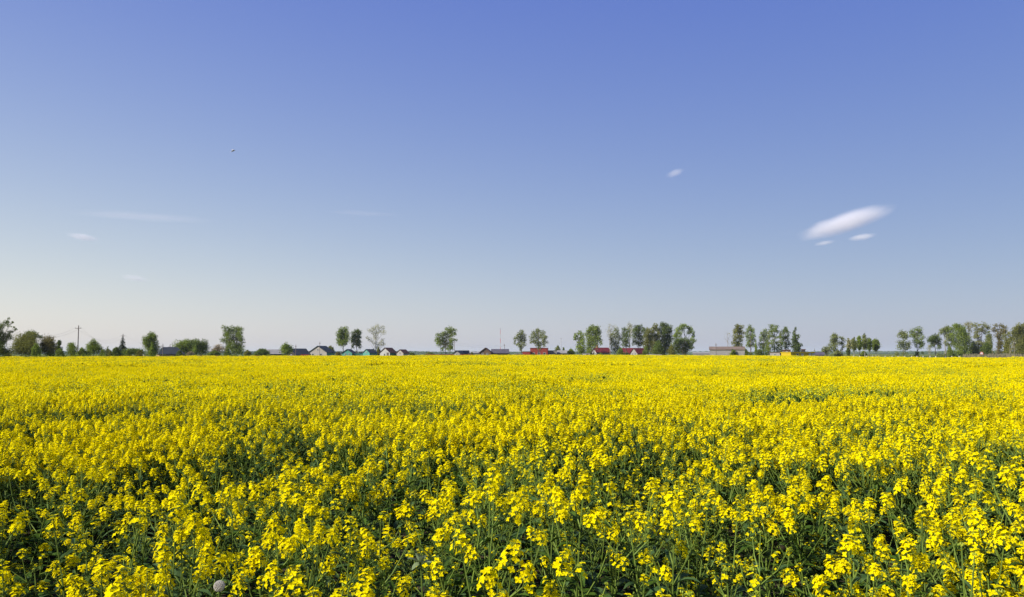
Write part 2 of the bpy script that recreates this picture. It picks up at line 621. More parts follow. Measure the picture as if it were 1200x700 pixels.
make_spruce('spruce_tree', 'narrow pointed spruce rising from the shrubs near the tall utility pole', 143.2, 391.5, 17, 210, seed=15, dens=2.0, group=GV)
T('garden_hedge', 'low dark hedge running right from the spruce', 154, 409, 20, 190, 'round', 'dark', .02, 3.6, nl=12, seed=16, group=GB, cat='hedge',
  lobes=[(147, 413, 4), (151, 412.5, 4), (155, 412, 4), (159, 412.5, 4), (163, 412.5, 4), (167, 413, 4)])
# --- columnar tree etc.
T('poplar_tree', 'dense columnar poplar with a flat top, right of the spruce', 177, 389.5, 17, 230, 'column', 'mid', .05, 4.4, seed=17, group=GV,
  lobes=[(177, 393, 4), (180.5, 395, 3.6), (173, 398, 4), (181, 402, 4.5), (174, 405, 5), (169, 401, 2.6), (183, 410, 4), (176, 412, 6)])
T('garden_tree', 'light green young tree in front of the columnar poplar', 178, 401, 12, 222, 'egg', 'fresh', .03, 3.6, seed=18, group=GV)
T('rounded_shrub', 'dark shrub right of the house with the hipped black roof', 210, 409.5, 10, 250, 'round', 'dark', .02, 3.4, seed=19, group=GB, cat='bush')
T('willow_tree', 'broad low dome of a green willow behind pale blossom', 220, 399, 31, 290, 'round', 'mid', .06, 4.0, seed=20, group=GV,
  lobes=[(210, 406, 6), (216, 403.5, 5.5), (222, 402.5, 5), (229, 402, 4.5), (206, 411, 5), (214, 411, 6), (224, 410, 7)])
T('willow_tree', 'dark green rounded tree overlapping the right side of the broad willow', 236, 398.5, 18, 285, 'round', 'dark', .06, 4.2, seed=21, group=GV,
  lobes=[(231, 403, 4.5), (237, 403, 5), (240, 407, 4.5), (236, 411, 6), (229, 411, 4)])
T('rounded_shrub', 'fresh green shrub in front of the dark rounded tree beside the willow', 229, 403.5, 8, 275, 'oval', 'fresh', .03, 3.2, seed=22, group=GB, cat='bush')
T('blossoming_tree', 'white blossoming fruit tree at the foot of the broad willow', 223, 411, 15, 262, 'round', 'bloom', .02, 2.6, seed=23, group=GB)
T('blossoming_tree', 'thin white flowering shrub beside the black roofed house', 215, 412, 8, 262, 'round', 'bloom', .02, 1.8, seed=24, group=GB)
T('blossoming_tree', 'tall pinkish blossoming tree between willow and big open tree', 253, 404.5, 19, 272, 'round', 'pinkbloom', .05, 2.0, seed=25, group=GB,
  lobes=[(250, 408, 4), (256, 407.5, 4), (248, 412, 4), (259, 411, 4)])
T('rounded_shrub', 'green shrub in front of the pinkish blossoming tree', 251, 409.5, 19, 262, 'round', 'mid', .02, 3.0, seed=26, group=GB, cat='bush')
T('old_poplar', 'tall open crowned tree with sky showing through, left of the white gabled house', 272, 381.5, 32, 300, 'wide', 'mid', .04, 3.0, seed=27, group=GV, stems=2, tube=1.2,
  lobes=[(264, 383.5, 2.6), (270, 385, 3.4), (277, 385, 3.2), (283, 386, 2.8), (263, 390, 3.4), (269, 391.5, 3.0), (276, 391, 3.6), (283, 393, 3.6), (259, 398, 3.2),
         (266, 397.5, 3.6), (273, 398, 3.2), (280, 399.5, 4), (285, 397, 2), (265, 404.5, 3.6), (272, 405, 4), (280, 406.5, 4.6), (275, 411, 5.5), (283, 412, 4.5)])
T('rounded_shrub', 'yellowish shrub leaning on the left foot of the open crowned tree', 266, 404.5, 11, 288, 'egg', 'fresh', .03, 3.2, seed=28, group=GB, cat='bush')
T('rounded_shrub', 'small dull shrub right of the open crowned tree', 290, 409.5, 12, 292, 'round', 'olive', .02, 2.8, seed=29, group=GB, cat='bush')
T('round_tree', 'dense dark green round tree just right of the small dull shrub', 307, 407, 22, 290, 'round', 'dark', .03, 4.0, seed=30, group=GV)
T('cone_tree', 'fresh green rounded cone shaped tree by the grey barn roof', 336, 401.5, 14, 300, 'egg', 'fresh', .06, 4.2, seed=31, group=GV,
  lobes=[(336, 404, 2.6), (334, 407, 3.5), (339, 407, 3.2), (332, 411, 3.8), (337, 412, 4.5), (341, 411, 3)])
# --- gabled houses
T('round_tree', 'olive round tree behind the roof of the big white gabled house', 387, 404, 12, 390, 'round', 'olive', .1, 4.2, seed=32, group=GV)
T('rounded_shrub', 'brownish shrub between the big white gabled house and the paired poplars', 396, 411.5, 9, 370, 'round', 'brown', .02, 3.2, seed=33, group=GB, cat='bush')
T('poplar_tree', 'leafy green poplar, left of the pair above the turquoise houses', 402, 383, 17, 360, 'oval', 'mid', .24, 3.6, seed=34, group=GV, tube=1.1,
  lobes=[(399.5, 386, 2.6), (405, 385.5, 2.8), (397.5, 391, 3.2), (402, 391, 3.4), (407, 391, 3), (397, 397, 3.4), (402, 397, 3.6), (407.5, 397, 2.8), (397, 402.5, 3), (402, 403, 3.8), (406, 402, 2.4)])
T('poplar_tree', 'darker poplar, right of the pair above the turquoise houses', 418, 384.5, 15, 365, 'oval', 'dark', .24, 3.8, seed=35, group=GV,
  lobes=[(418, 387, 2.6), (415, 390.5, 3), (420.5, 390, 3), (414, 396, 2.8), (419, 396, 3.2), (422.5, 395, 2), (413.5, 401.5, 2.8), (418.5, 402, 3.2), (422, 401, 2.2), (421, 407, 2.4), (414, 407, 1.8)])
T('silver_birch', 'pale airy birch with weeping sprays behind the white houses', 440, 379.5, 27, 370, 'wide', 'pale', .2, 1.9, seed=36, group=GV, bark='twig', lsz=.8,
  lobes=[(444, 382, 2.8), (438, 385, 2.8), (449, 385, 2.6), (432, 387, 2.4), (443, 388.5, 2.8), (450, 391, 2.8), (437, 391, 2.6), (428.5, 396, 1.8), (434, 398, 2.8),
         (441, 395.5, 2.8), (448, 398.5, 2.4), (445, 403.5, 3.2), (450, 404, 2), (438, 402, 2.4), (441, 410, 3.4)])
T('rounded_shrub', 'dark olive shrub at the foot of the pale airy birch', 443.5, 406, 8, 362, 'egg', 'olive', .02, 3.2, seed=37, group=GB, cat='bush')
# --- middle
T('rounded_shrub', 'low dark shrub right of the smallest white gabled house', 483, 412.5, 9, 360, 'round', 'dark', .02, 2.8, seed=38, group=GB, cat='bush')
T('rounded_shrub', 'pale willow scrub left of the two lobed tree', 503, 411.5, 15, 380, 'round', 'grey', .02, 2.4, seed=39, group=GB, cat='bush')
T('lime_tree', 'two lobed tree on several thin trunks above the red-brown fence', 522, 384, 26, 360, 'oval', 'mid', .2, 3.0, seed=40, group=GV, stems=3,
  lobes=[(523, 386.5, 2.4), (528, 386, 3), (533, 387.5, 2.6), (513, 393.5, 2.8), (519, 392, 3.2), (526, 391.5, 3.4), (533, 392, 2.4), (511, 399, 2.6), (516.5, 398.5, 3.4), (523, 398.5, 3.6),
         (530, 399, 3), (534, 398.5, 1.8), (514, 404, 3), (521, 405, 3.2), (528, 405, 3.2), (518, 410, 2), (526, 410, 2.2), (530, 409, 1.8)])
T('rounded_shrub', 'tiny grey shrub between the two red-brown fences, by the pale far roofs', 553, 412, 5, 420, 'oval', 'grey', .03, 2.4, seed=41, group=GB, cat='bush')
T('garden_hedge', 'low dark hedge right of the long purple-grey roof', 597, 414.5, 9, 350, 'round', 'dark', .02, 3, seed=42, group=GB, cat='hedge')
T('maple_tree', 'slim round crowned tree left of the red brick building', 611, 386, 17, 370, 'oval', 'grey', .2, 3.0, seed=43, group=GV,
  lobes=[(611, 389, 2.6), (607, 393, 2.8), (613.5, 393, 3), (604, 397.5, 2.4), (610, 398, 3.2), (615.5, 398.5, 2.4), (603.5, 402, 1.8), (608, 404, 2.6), (613.5, 404.5, 2.8), (610.5, 409.5, 2)])
T('maple_tree', 'broad round crowned tree standing before the red brick building', 631, 384, 22, 362, 'oval', 'grey', .22, 3.0, seed=44, group=GV,
  lobes=[(631, 387, 2.8), (626, 389.5, 2.8), (636, 390, 2.6), (623.5, 395, 2.8), (630, 394.5, 3.2), (637, 396, 2.8), (640.5, 395, 1.8), (623, 400.5, 2.4), (629, 401, 3.2), (636, 401.5, 2.8), (641, 401, 2), (631, 407, 2.6), (638, 405.5, 1.8)])
T('round_tree', 'small grey-green tree behind the grey sheds by the white mast', 653.5, 404, 10, 430, 'round', 'grey', .1, 3.2, seed=45, group=GV)
T('round_tree', 'dark small tree just right of the white mast', 660.5, 406.5, 5, 430, 'round', 'dark', .1, 3.4, seed=46, group=GV)
T('rounded_shrub', 'rounded green shrub left of the white house with the red roof', 669, 407.5, 12, 370, 'round', 'mid', .02, 3.4, seed=47, group=GB, cat='bush')
T('ash_tree', 'smaller ash with a bushy foot, left of the tall full ash', 680, 387.5, 16, 372, 'oval', 'fresh', .05, 3.2, seed=48, group=GV,
  lobes=[(680, 390, 2.6), (675, 393, 2.6), (683, 394, 2.8), (673, 397, 2), (678.5, 398, 3), (683.5, 400, 2.6), (678, 405, 3), (683, 406, 3), (678, 411, 4), (684, 411.5, 3.6)])
T('ash_tree', 'tall full ash left of the red roof of the white house', 696, 380.5, 21, 368, 'oval', 'mid', .06, 3.4, skirt=True, seed=49, group=GV,
  lobes=[(694, 383, 3), (700, 383.5, 3), (689.5, 386.5, 3), (696, 388, 3.6), (702.5, 388, 2.8), (688, 392.5, 3), (694, 394, 3.6), (701, 394, 3.6), (689, 399, 3.4), (695.5, 400, 3.6), (702.5, 399, 3), (690, 405.5, 3.6), (697, 405.5, 3.2), (704, 403, 1.8), (690, 411, 3.4)])
T('silver_birch', 'bare topped grey birch beside the red roofed white house', 715, 379.5, 16, 380, 'wide', 'pale', .2, 1.1, seed=50, group=GV, bark='twig', lsz=.7,
  lobes=[(714, 382.5, 2.8), (720, 383, 2.6), (711.5, 388, 2.4), (716, 388.5, 3), (714, 394.5, 2.8), (719, 394, 2.8), (717, 400, 2.8)])
T('silver_birch', 'grey-green birch in front of the bare topped grey birch', 721, 383, 17, 372, 'column', 'grey', .03, 2.7, seed=51, group=GV, bark='birch_bark',
  lobes=[(722, 386, 2.6), (718, 391, 2.8), (725, 391, 2.8), (716, 397, 2.6), (722, 397.5, 3.2), (728, 397, 2.4), (717, 403, 2.8), (723.5, 404, 3.4), (719, 409.5, 3.2), (725, 410.5, 3.4)])
T('birch_tree', 'dark slender birch with a pale top over the second red roof', 734, 382, 15, 380, 'column', 'dark', .1, 3.0, skirt=True, seed=52, group=GV,
  lobes=[(731, 385, 2.4), (736, 387.5, 2.6), (731, 391, 2.8), (735.5, 393, 2.8), (730, 397.5, 2.6), (735, 399, 3.2), (731, 404, 3), (736, 404.5, 2.6)])
T('birch_tree', 'feathery pale green birch top rising behind the dark slender birch', 738, 378, 13, 400, 'oval', 'pale', .3, 2.0, seed=53, group=GV, lsz=.8,
  lobes=[(737, 380.5, 2.4), (741, 382, 2.4), (736, 386, 2.6), (741, 388, 2.6), (738, 394, 3)])
T('lime_tree', 'dark square shouldered tree right above the red roofed house with the white gable', 749, 380.5, 17, 384, 'column', 'dark', .12, 3.6, skirt=True, seed=54, group=GV,
  lobes=[(745, 383.5, 2.8), (751, 382.5, 2.6), (743.5, 389, 3), (749, 388.5, 3.4), (755, 387, 2.6), (744, 395, 3.2), (750, 395.5, 3.4), (755.5, 394, 2.6), (744, 402, 3), (750, 402.5, 3.2), (755, 402, 2.6)])
T('alder_tree', 'brownish olive tree forming the left of the dark grove', 760, 383, 15, 372, 'column', 'olive', .04, 3.8, seed=55, group=GV,
  lobes=[(760, 386, 2.6), (757, 391, 3), (763, 390, 3), (757, 397, 3.4), (763, 397, 3.4), (756, 404, 3.4), (762, 404, 3.6), (758, 410.5, 3.6), (764, 411, 3.6)])
T('alder_tree', 'tall olive tree with pale twigs in the middle of the dark grove', 768, 378.5, 15, 376, 'column', 'olive', .04, 3.8, seed=56, group=GV, bark='twig',
  lobes=[(768, 381.5, 2.6), (765, 386, 2.8), (771, 386, 2.8), (765, 392.5, 3.2), (771, 393, 3.2), (766, 400, 3.6), (772, 400, 3.2), (767, 407, 3.6), (773, 407, 3.2), (769, 412, 3)])
T('alder_tree', 'tallest dark green dome of the grove, right of its pale twigs', 779, 377.5, 19, 378, 'oval', 'dark', .04, 4.0, seed=57, group=GV,
  lobes=[(775, 380.5, 2.8), (780, 381, 2.8), (785, 383.5, 2.6), (773, 386.5, 3), (779, 387, 3.6), (785.5, 389.5, 3.2), (775, 394, 3.6), (781.5, 395, 3.8), (786.5, 397, 3), (776, 402, 3.8), (783, 403, 3.8), (777, 410, 4), (784, 411, 4)])
T('oak_tree', 'fresh green oak with sky holes at the right end of the grove', 803, 380, 24, 370, 'round', 'fresh', .04, 3.4, seed=58, group=GV, tube=1.2,
  lobes=[(797, 382.5, 2.8), (803, 382.5, 3), (809, 384.5, 2.8), (793.5, 387, 2.8), (799, 387.5, 2.2), (812, 389, 2.4), (808, 389.5, 2.2), (813.5, 393, 2.0), (796, 393, 3.4), (791, 394, 2.8), (810, 397.5, 2.4), (813, 400, 2.2)])
T('oak_tree', 'dark undergrowth tree below the oak with sky holes', 800, 395, 28, 366, 'round', 'dark', .02, 4.0, seed=59, group=GV,
  lobes=[(791, 399, 3.4), (797, 399.5, 3.6), (804, 399, 3.4), (809, 402, 3.4), (791, 406, 3.8), (798, 407, 4.2), (806, 407.5, 4.2), (811, 408, 2.6), (794, 412, 3.4), (803, 412.5, 3.6)])
# --- around the pale barn
T('bare_tree', 'leafless pale grey tree over the roof of the long pale barn', 853, 388, 14, 330, 'wide', 'pale', .2, .55, seed=60, group=GV, bark='twig', lsz=.6,
  lobes=[(852, 391, 2.8), (856, 394, 2.8), (850.5, 397, 2), (854, 401, 2.8), (857, 406, 2.4)])
T('poplar_tree', 'full olive poplar against the right end of the long pale barn', 866, 379.5, 17, 318, 'column', 'olive', .03, 3.8, skirt=True, seed=61, group=GV,
  lobes=[(864, 382.5, 2.6), (869, 383, 2.6), (861.5, 388, 3), (867.5, 388.5, 3.4), (872, 390, 2), (861, 395, 3.2), (867.5, 396, 3.4), (860.5, 402, 3.2), (867, 403, 3.4), (862, 409, 3.4), (868, 410, 3.2)])
T('poplar_tree', 'pointed fresh poplar with a clear foot, next to the olive poplar', 880, 380, 14, 326, 'column', 'mid', .15, 3.6, skirt=True, seed=62, group=GV,
  lobes=[(879.5, 382.5, 2), (877, 387, 2.4), (882, 387, 2.6), (876.5, 393, 2.6), (883, 393.5, 2.8), (878, 399, 3), (884, 399, 2.2), (878, 405, 2.8), (882.5, 405, 2.4)])
T('cone_tree', 'small fresh conical tree between two groups of poplars', 886, 398.5, 7, 316, 'egg', 'fresh', .03, 3.6, seed=63, group=GV)
T('poplar_tree', 'grey-green poplar with a ragged top, right of the small conical tree', 895, 384.5, 12, 322, 'column', 'mid', .04, 3.2, skirt=True, seed=64, group=GV,
  lobes=[(896.5, 387, 2), (892.5, 390, 2.2), (898, 392, 2.4), (893, 396, 2.6), (898, 398, 2.6), (892, 403, 2.8), (897, 405, 3), (893, 410.5, 3), (899, 411.5, 2.8)])
T('poplar_tree', 'broad loose poplar in the middle of the group behind the yellow building', 908, 379.5, 15, 326, 'column', 'mid', .06, 3.0, skirt=True, seed=65, group=GV, bark='birch_bark',
  lobes=[(904.5, 382, 2.4), (910.5, 382.5, 2.2), (903, 388, 2.8), (908, 387.5, 2.6), (912.5, 389, 2.2), (903.5, 394, 2.6), (908.5, 395, 2.6), (913.5, 396, 2.2), (906, 401.5, 2.8), (912, 402.5, 2.4), (906, 408.5, 3.4), (913, 409, 3.2)])
T('poplar_tree', 'dark pointed poplar left of the conifer shaped tree', 921, 381, 11, 330, 'column', 'dark', .1, 3.8, skirt=True, seed=66, group=GV,
  lobes=[(920.5, 384, 2), (918.5, 388.5, 2.4), (923, 389.5, 2.4), (918.5, 395, 2.6), (923.5, 396, 2.6), (919, 402, 2.6), (924, 402.5, 2.4), (921, 408, 2.8)])
T('cone_tree', 'dark conifer shaped tree right above the yellow building', 932.5, 383, 15, 328, 'cone', 'dark', .04, 4.0, seed=67, group=GV,
  lobes=[(931.5, 385, 1.4), (932, 389, 2), (931, 393.5, 2.4), (935, 394, 2), (929.5, 399, 2.6), (934, 399.5, 2.8), (928.5, 405, 2.6), (933.5, 405.5, 3), (938, 405, 2.2), (929.5, 410.5, 2.6), (936, 410.5, 3)])
# --- right groups
T('rounded_shrub', 'pale grey bush left of the paired pale trees', 969, 405, 16, 300, 'round', 'grey', .02, 2.8, seed=68, group=GB, cat='bush',
  lobes=[(971, 406, 3), (967, 409, 3), (973, 410, 3.4), (964.5, 411.5, 2.4), (969.5, 414, 3)])
T('ash_tree', 'round topped pale green tree beside the pale grey bush', 978, 390, 12, 305, 'oval', 'grey', .1, 3.2, seed=69, group=GRD,
  lobes=[(978, 392.5, 2.4), (975, 396, 2.4), (981, 396, 2.4), (974.5, 401, 2.4), (980, 401.5, 2.8), (977, 407, 2.8), (980.5, 411, 2)])
T('ash_tree', 'slim pale green tree next to the round topped one', 987, 393.5, 9, 306, 'oval', 'grey', .15, 2.8, seed=70, group=GRD,
  lobes=[(986.5, 396, 2), (988.5, 399.5, 2.2), (985.5, 402, 2), (988, 405.5, 2), (986.5, 410, 1.6)])
T('rounded_shrub', 'small dark bush under the first trees of the row of bare trunks', 994, 405.5, 7, 300, 'round', 'dark', .12, 2.8, seed=71, group=GB, cat='bush')
for i, (cx, tp, w_, lf, lb) in enumerate([
        (995, 395.5, 6, 'pale', 'thin pale tree starting the row of bare trunks'),
        (1001, 394, 8, 'grey', 'second tree in the row of bare trunks, dull green crown'),
        (1007.5, 391.5, 7, 'fresh', 'yellow-green crown in the row of bare trunks'),
        (1013.5, 389.5, 8, 'grey', 'tallest crown in the row of bare trunks'),
        (1019, 394, 7, 'mid', 'green crown right of the tallest in the row of bare trunks'),
        (1026.5, 395.5, 10, 'mid', 'drooping wide crown ending the row of bare trunks')]):
    T('row_tree', lb, cx, tp, w_ * 1.5, 300 + 3 * i, 'oval', lf, .27, 3.4, nl=12, seed=72 + i, group=GRD, bark='birch_bark' if i % 2 else 'bark')
T('birch_tree', 'two tiered pale birch, left of the pair by the white posts', 1059, 387, 19, 330, 'wide', 'grey', .2, 2.6, seed=80, group=GRD, bark='birch_bark',
  lobes=[(1056, 389.5, 2.4), (1062, 391, 2.4), (1052.5, 393.5, 2.4), (1058, 394.5, 2.8), (1064, 394.5, 2.2), (1053, 401.5, 2.6), (1059, 402, 2.8), (1064, 403, 2.4), (1053.5, 407, 2.6), (1060.5, 408, 2.8), (1065, 407.5, 2)])
T('birch_tree', 'darker drooping birch, right of the pair by the white posts', 1075, 383, 17, 332, 'wide', 'mid', .2, 3.0, seed=81, group=GRD,
  lobes=[(1076, 385.5, 2.6), (1071, 388, 2.6), (1079, 389.5, 2.4), (1069.5, 393.5, 2.2), (1075, 394, 2.8), (1080, 395, 2), (1072, 400, 2.4), (1077.5, 400.5, 2.4), (1081.5, 402.5, 2.2), (1079, 406.5, 2.6), (1073, 405.5, 1.6)])
T('bare_shrub', 'leafless pale shrub between the birch pair and the leaning tree', 1089, 402, 9, 320, 'wide', 'pale', .1, .8, seed=82, group=GB, cat='bush', bark='twig', lsz=.6)
T('leaning_tree', 'dense dark tree on a leaning trunk', 1096, 391, 17, 322, 'round', 'dark', .3, 3.8, seed=83, group=GRD, lean=-.0,
  lobes=[(1097, 394, 2.8), (1092, 396.5, 2.8), (1101, 397.5, 2.6), (1089.5, 399, 2), (1095.5, 400.5, 3), (1102, 403, 2.4), (1093, 405, 2.4), (1100, 408, 2)])
T('birch_tree', 'white stemmed birch right of the leaning dark tree', 1108, 381.5, 18, 330, 'oval', 'grey', .22, 2.8, seed=84, group=GRD, bark='birch_bark', tube=1.2,
  lobes=[(1107, 384, 2.6), (1112, 385, 2.4), (1102.5, 388, 2.6), (1108, 389.5, 2.8), (1101, 393, 1.8), (1113.5, 391.5, 2.4), (1108, 395.5, 2.6), (1114, 398, 2.4), (1108, 402.5, 2.4), (1113, 405.5, 2.4), (1117, 402, 2)])
T('lime_tree', 'massive green tree in the middle of the roadside belt', 1124, 380, 24, 326, 'oval', 'mid', .04, 3.8, skirt=True, seed=85, group=GRD,
  lobes=[(1119, 382.5, 2.8), (1125, 382, 2.8), (1131, 385, 2.8), (1116.5, 388, 3), (1123, 388.5, 3.4), (1130, 391, 3.2), (1118, 395, 3.2), (1125, 396.5, 3.6), (1132, 398, 3), (1121, 403, 3), (1127, 404.5, 3.6), (1134, 405, 2.8), (1124, 411.5, 3.6), (1131, 412.5, 3.2)])
T('aspen_tree', 'airy grey topped aspen behind the massive green tree', 1136, 377, 14, 345, 'wide', 'pale', .25, 2.2, seed=86, group=GRD, lsz=.85,
  lobes=[(1132.5, 379.5, 2.4), (1137, 378.8, 2.2), (1139.5, 381.5, 2), (1134, 384, 2.4), (1137, 389, 2.4), (1134, 394, 2.4), (1137, 400, 2.2)])
T('elm_tree', 'dark elm with a forked crown, right of the airy aspen', 1149, 379, 18, 335, 'wide', 'olive', .1, 2.7, skirt=True, seed=87, group=GRD, tube=1.3, stems=2,
  lobes=[(1145, 381.5, 2.4), (1151, 381, 2.6), (1156, 383, 2.2), (1144, 387.5, 2.6), (1150, 387, 2.2), (1155.5, 389, 2.6), (1142.5, 394, 2.6), (1148, 396, 2.8), (1141.5, 402, 2.6), (1147, 404, 2.8), (1153, 403, 2.8), (1143, 410, 2.6), (1150, 411, 2.6)])
T('ivy_thicket', 'dark thicket below the forked elm', 1156, 400, 16, 320, 'round', 'dark', .02, 3.4, seed=88, group=GRD, cat='bush')
T('elm_tree', 'reddish twigged tree with a dark trunk left of the leaning pole', 1170, 379.5, 20, 330, 'wide', 'brown', .08, 2.8, skirt=True, seed=89, group=GRD, tube=1.6,
  lobes=[(1164, 382, 2), (1174, 381.5, 2.4), (1179, 384.5, 2.4), (1165.5, 387, 2.2), (1171, 388, 2.8), (1177, 389.5, 2.4), (1167, 394, 2.4), (1172.5, 396, 2.8), (1169, 402, 2.8), (1174, 404, 2.8), (1171, 410.5, 3.4)])
T('lime_tree', 'dense rounded tree behind the propped pole, cut by the frame edge', 1196, 379.5, 32, 322, 'round', 'olive', .04, 3.8, seed=90, group=GRD,
  lobes=[(1193, 382.5, 3), (1199, 382, 3), (1187, 387.5, 3.2), (1194, 389, 3.6), (1202, 389, 4), (1182.5, 394.5, 3), (1189, 396.5, 3.8), (1197, 397, 4), (1205, 398, 5), (1183, 402.5, 3.4), (1190, 405, 4), (1198, 406, 4.2), (1184.5, 410, 3), (1193, 412, 3.6), (1203, 411, 4.5)])

for cx_, tp_, w_, lf_, lb_ in [
        (59, 408, 14, 'mid', 'low green shrub at the foot of the reddish tinged tree'),
        (103, 408.5, 12, 'fresh', 'light low shrub just right of the tallest utility pole'),
        (120, 408, 12, 'mid', 'low hedge-like shrub right of the pointed light green tree'),
        (129, 409.5, 10, 'olive', 'low olive shrub left of the dense dark shrub by the spruce'),
        (150, 408, 11, 'mid', 'green shrub right of the spruce, behind the low dark hedge'),
        (163, 409, 13, 'olive', 'olive shrub filling the gap before the columnar poplar'),
        (86, 410, 12, 'mid', 'low shrub left of the foot of the tallest utility pole'),
        (8, 409, 13, 'dark', 'dark thicket at the foot of the tree cut by the frame edge')]:
    T('rounded_shrub', lb_, cx_, tp_, w_, 172, 'round', lf_, .01, 3.2, nl=10, seed=int(cx_) + 200, group=GB, cat='bush')
for cx_, tp_, w_, lf_, lb_ in [
        (727, 406, 12, 'mid', 'green bush before the long half hidden red roofed house'),
        (757, 404, 11, 'mid', 'green bush at the left foot of the dark grove, beside the red roof'),
        (787, 403, 13, 'olive', 'olive bush between the tallest dome of the grove and the oak'),
        (859, 408, 10, 'mid', 'green bush before the right end of the long pale barn'),
        (874, 407, 9, 'mid', 'green bush between the olive poplar and the pointed fresh poplar')]:
    T('rounded_shrub', lb_, cx_, tp_, w_, 355 if cx_ < 800 else 296, 'round', lf_, .01, 3.2, nl=10, seed=int(cx_) + 200, group=GB, cat='bush')
T('rounded_shrub', 'green shrub between the white stemmed birch and the massive tree', 1113, 405, 9, 318, 'round', 'mid', .02, 3.2, seed=101, group=GB, cat='bush')
T('garden_tree', 'grey-green young tree left of the forked elm, behind the road sign', 1141, 399, 14, 332, 'round', 'grey', .03, 3.0, seed=102, group=GRD)
T('garden_tree', 'olive young tree between the reddish twigged tree and the dense rounded one', 1181, 398, 12, 326, 'oval', 'olive', .03, 3.2, seed=103, group=GRD)
T('garden_tree', 'grey crowned tree filling the gap between forked elm and reddish twigged tree', 1160, 386, 12, 346, 'oval', 'grey', .1, 2.6, seed=104, group=GRD)
T('rounded_shrub', 'low green shrub under the paired pale trees by the pale bush', 982, 409, 12, 303, 'round', 'grey', .02, 2.8, seed=105, group=GB, cat='bush')
T('rounded_shrub', 'low mixed shrub under the tallest crown of the row of bare trunks', 1012, 410.5, 11, 312, 'round', 'mid', .02, 2.4, seed=106, group=GB, cat='bush')
T('birch_tree', 'pale birch filling the gap between the ragged and the broad loose poplar', 901, 386, 10, 334, 'column', 'grey', .05, 2.8, seed=107, group=GV, bark='birch_bark')
T('birch_tree', 'pale birch behind the gap between broad loose and dark pointed poplar', 915, 387, 9, 338, 'column', 'grey', .05, 2.8, seed=108, group=GV, bark='birch_bark')
T('rounded_shrub', 'dark low shrub between the small conical tree and the ragged poplar', 890, 408, 10, 312, 'round', 'dark', .02, 3.0, seed=109, group=GB, cat='bush')
T('garden_tree', 'olive tree filling the middle of the dark grove foot', 772, 398, 20, 366, 'round', 'dark', .02, 3.6, seed=110, group=GV)

vm = MB()
vr = np.random.RandomState(12)
for k in range(9000):
    px = vr.uniform(-130, 335)
    d0 = float(np.interp(px, [a for a, b in FIELD], [b for a, b in FIELD]))
    Y = d0 + 1.5 + vr.uniform(0, 9)
    x = (px - 600) / FPX * Y
    h = vr.uniform(.3, 1.0) * (.8 + 1.2 * float(vnoise(x, Y, 4.0)))
    c = Vector((x, Y, h * vr.uniform(.3, 1.0)))
    u = Vector(vr.normal(size=3)).normalized() * vr.uniform(.10, .24)
    w = u.cross(Vector(vr.normal(size=3))).normalized() * vr.uniform(.06, .16)
    vm.quad([c - u, c + w, c + u, c - w])
    if k % 3 == 0:
        vm.quad([(x - .02, Y, 0), (x + .02, Y, 0), tuple(c + Vector((.01, 0, 0))), tuple(c - Vector((.01, 0, 0)))])
tag(vm.build('verge_weeds', M['mid']), 'rough green weeds along the far left edge of the field', 'weeds', kind='stuff')

# dry scrub at the foot of the roadside belt (nobody could count its stalks)
sm = MB()
sr = np.random.RandomState(8)
for k in range(5200):
    px = sr.uniform(1128, 1225)
    Y = sr.uniform(215, 305)
    x = (px - 600) / FPX * Y
    h = sr.uniform(.5, 1.5) * (.6 + .8 * vnoise(x, Y, 5.0))
    dx, dy = sr.normal(size=2) * .28
    a = sr.uniform(0, TAU)
    w_ = .06 + .09 * sr.rand()
    e = (math.cos(a) * w_, math.sin(a) * w_)
    sm.quad([(x - e[0], Y - e[1], 0), (x + e[0], Y + e[1], 0), (x + dx + e[0] * .4, Y + dy + e[1] * .4, h), (x + dx - e[0] * .4, Y + dy - e[1] * .4, h)])
tag(sm.build('dry_undergrowth', M['dry']), 'dry brownish scrub along the foot of the roadside tree belt', 'undergrowth', kind='stuff')


# ------------------------------------------------------------------ buildings
GH = 'houses of the village beyond the field'


def window_part(root, c, axis, w, h, proud=.04):
    """A framed window on a wall plane; axis = outward normal (local)."""
    fm, pm = MB(), MB()
    a = Vector(axis)
    u = Vector((0, 0, 1)).cross(a)
    rot = Matrix((u, a, Vector((0, 0, 1)))).transposed()
    t = .12
    c = Vector(c) + a * proud
    fm.box(c + u * (w / 2 - t / 2), (t, .08, h), 0, rot)
    fm.box(c - u * (w / 2 - t / 2), (t, .08, h), 0, rot)
    fm.box(c + Vector((0, 0, h / 2 - t / 2)), (w - 2 * t, .08, t), 0, rot)
    fm.box(c - Vector((0, 0, h / 2 - t / 2)), (w - 2 * t, .08, t), 0, rot)
    f = fm.build('window', M['white'], root)
    pm.box(c - a * .01, (w - 2 * t, .03, h - 2 * t), 0, rot)
    pm.build('pane', M['glass'], f)


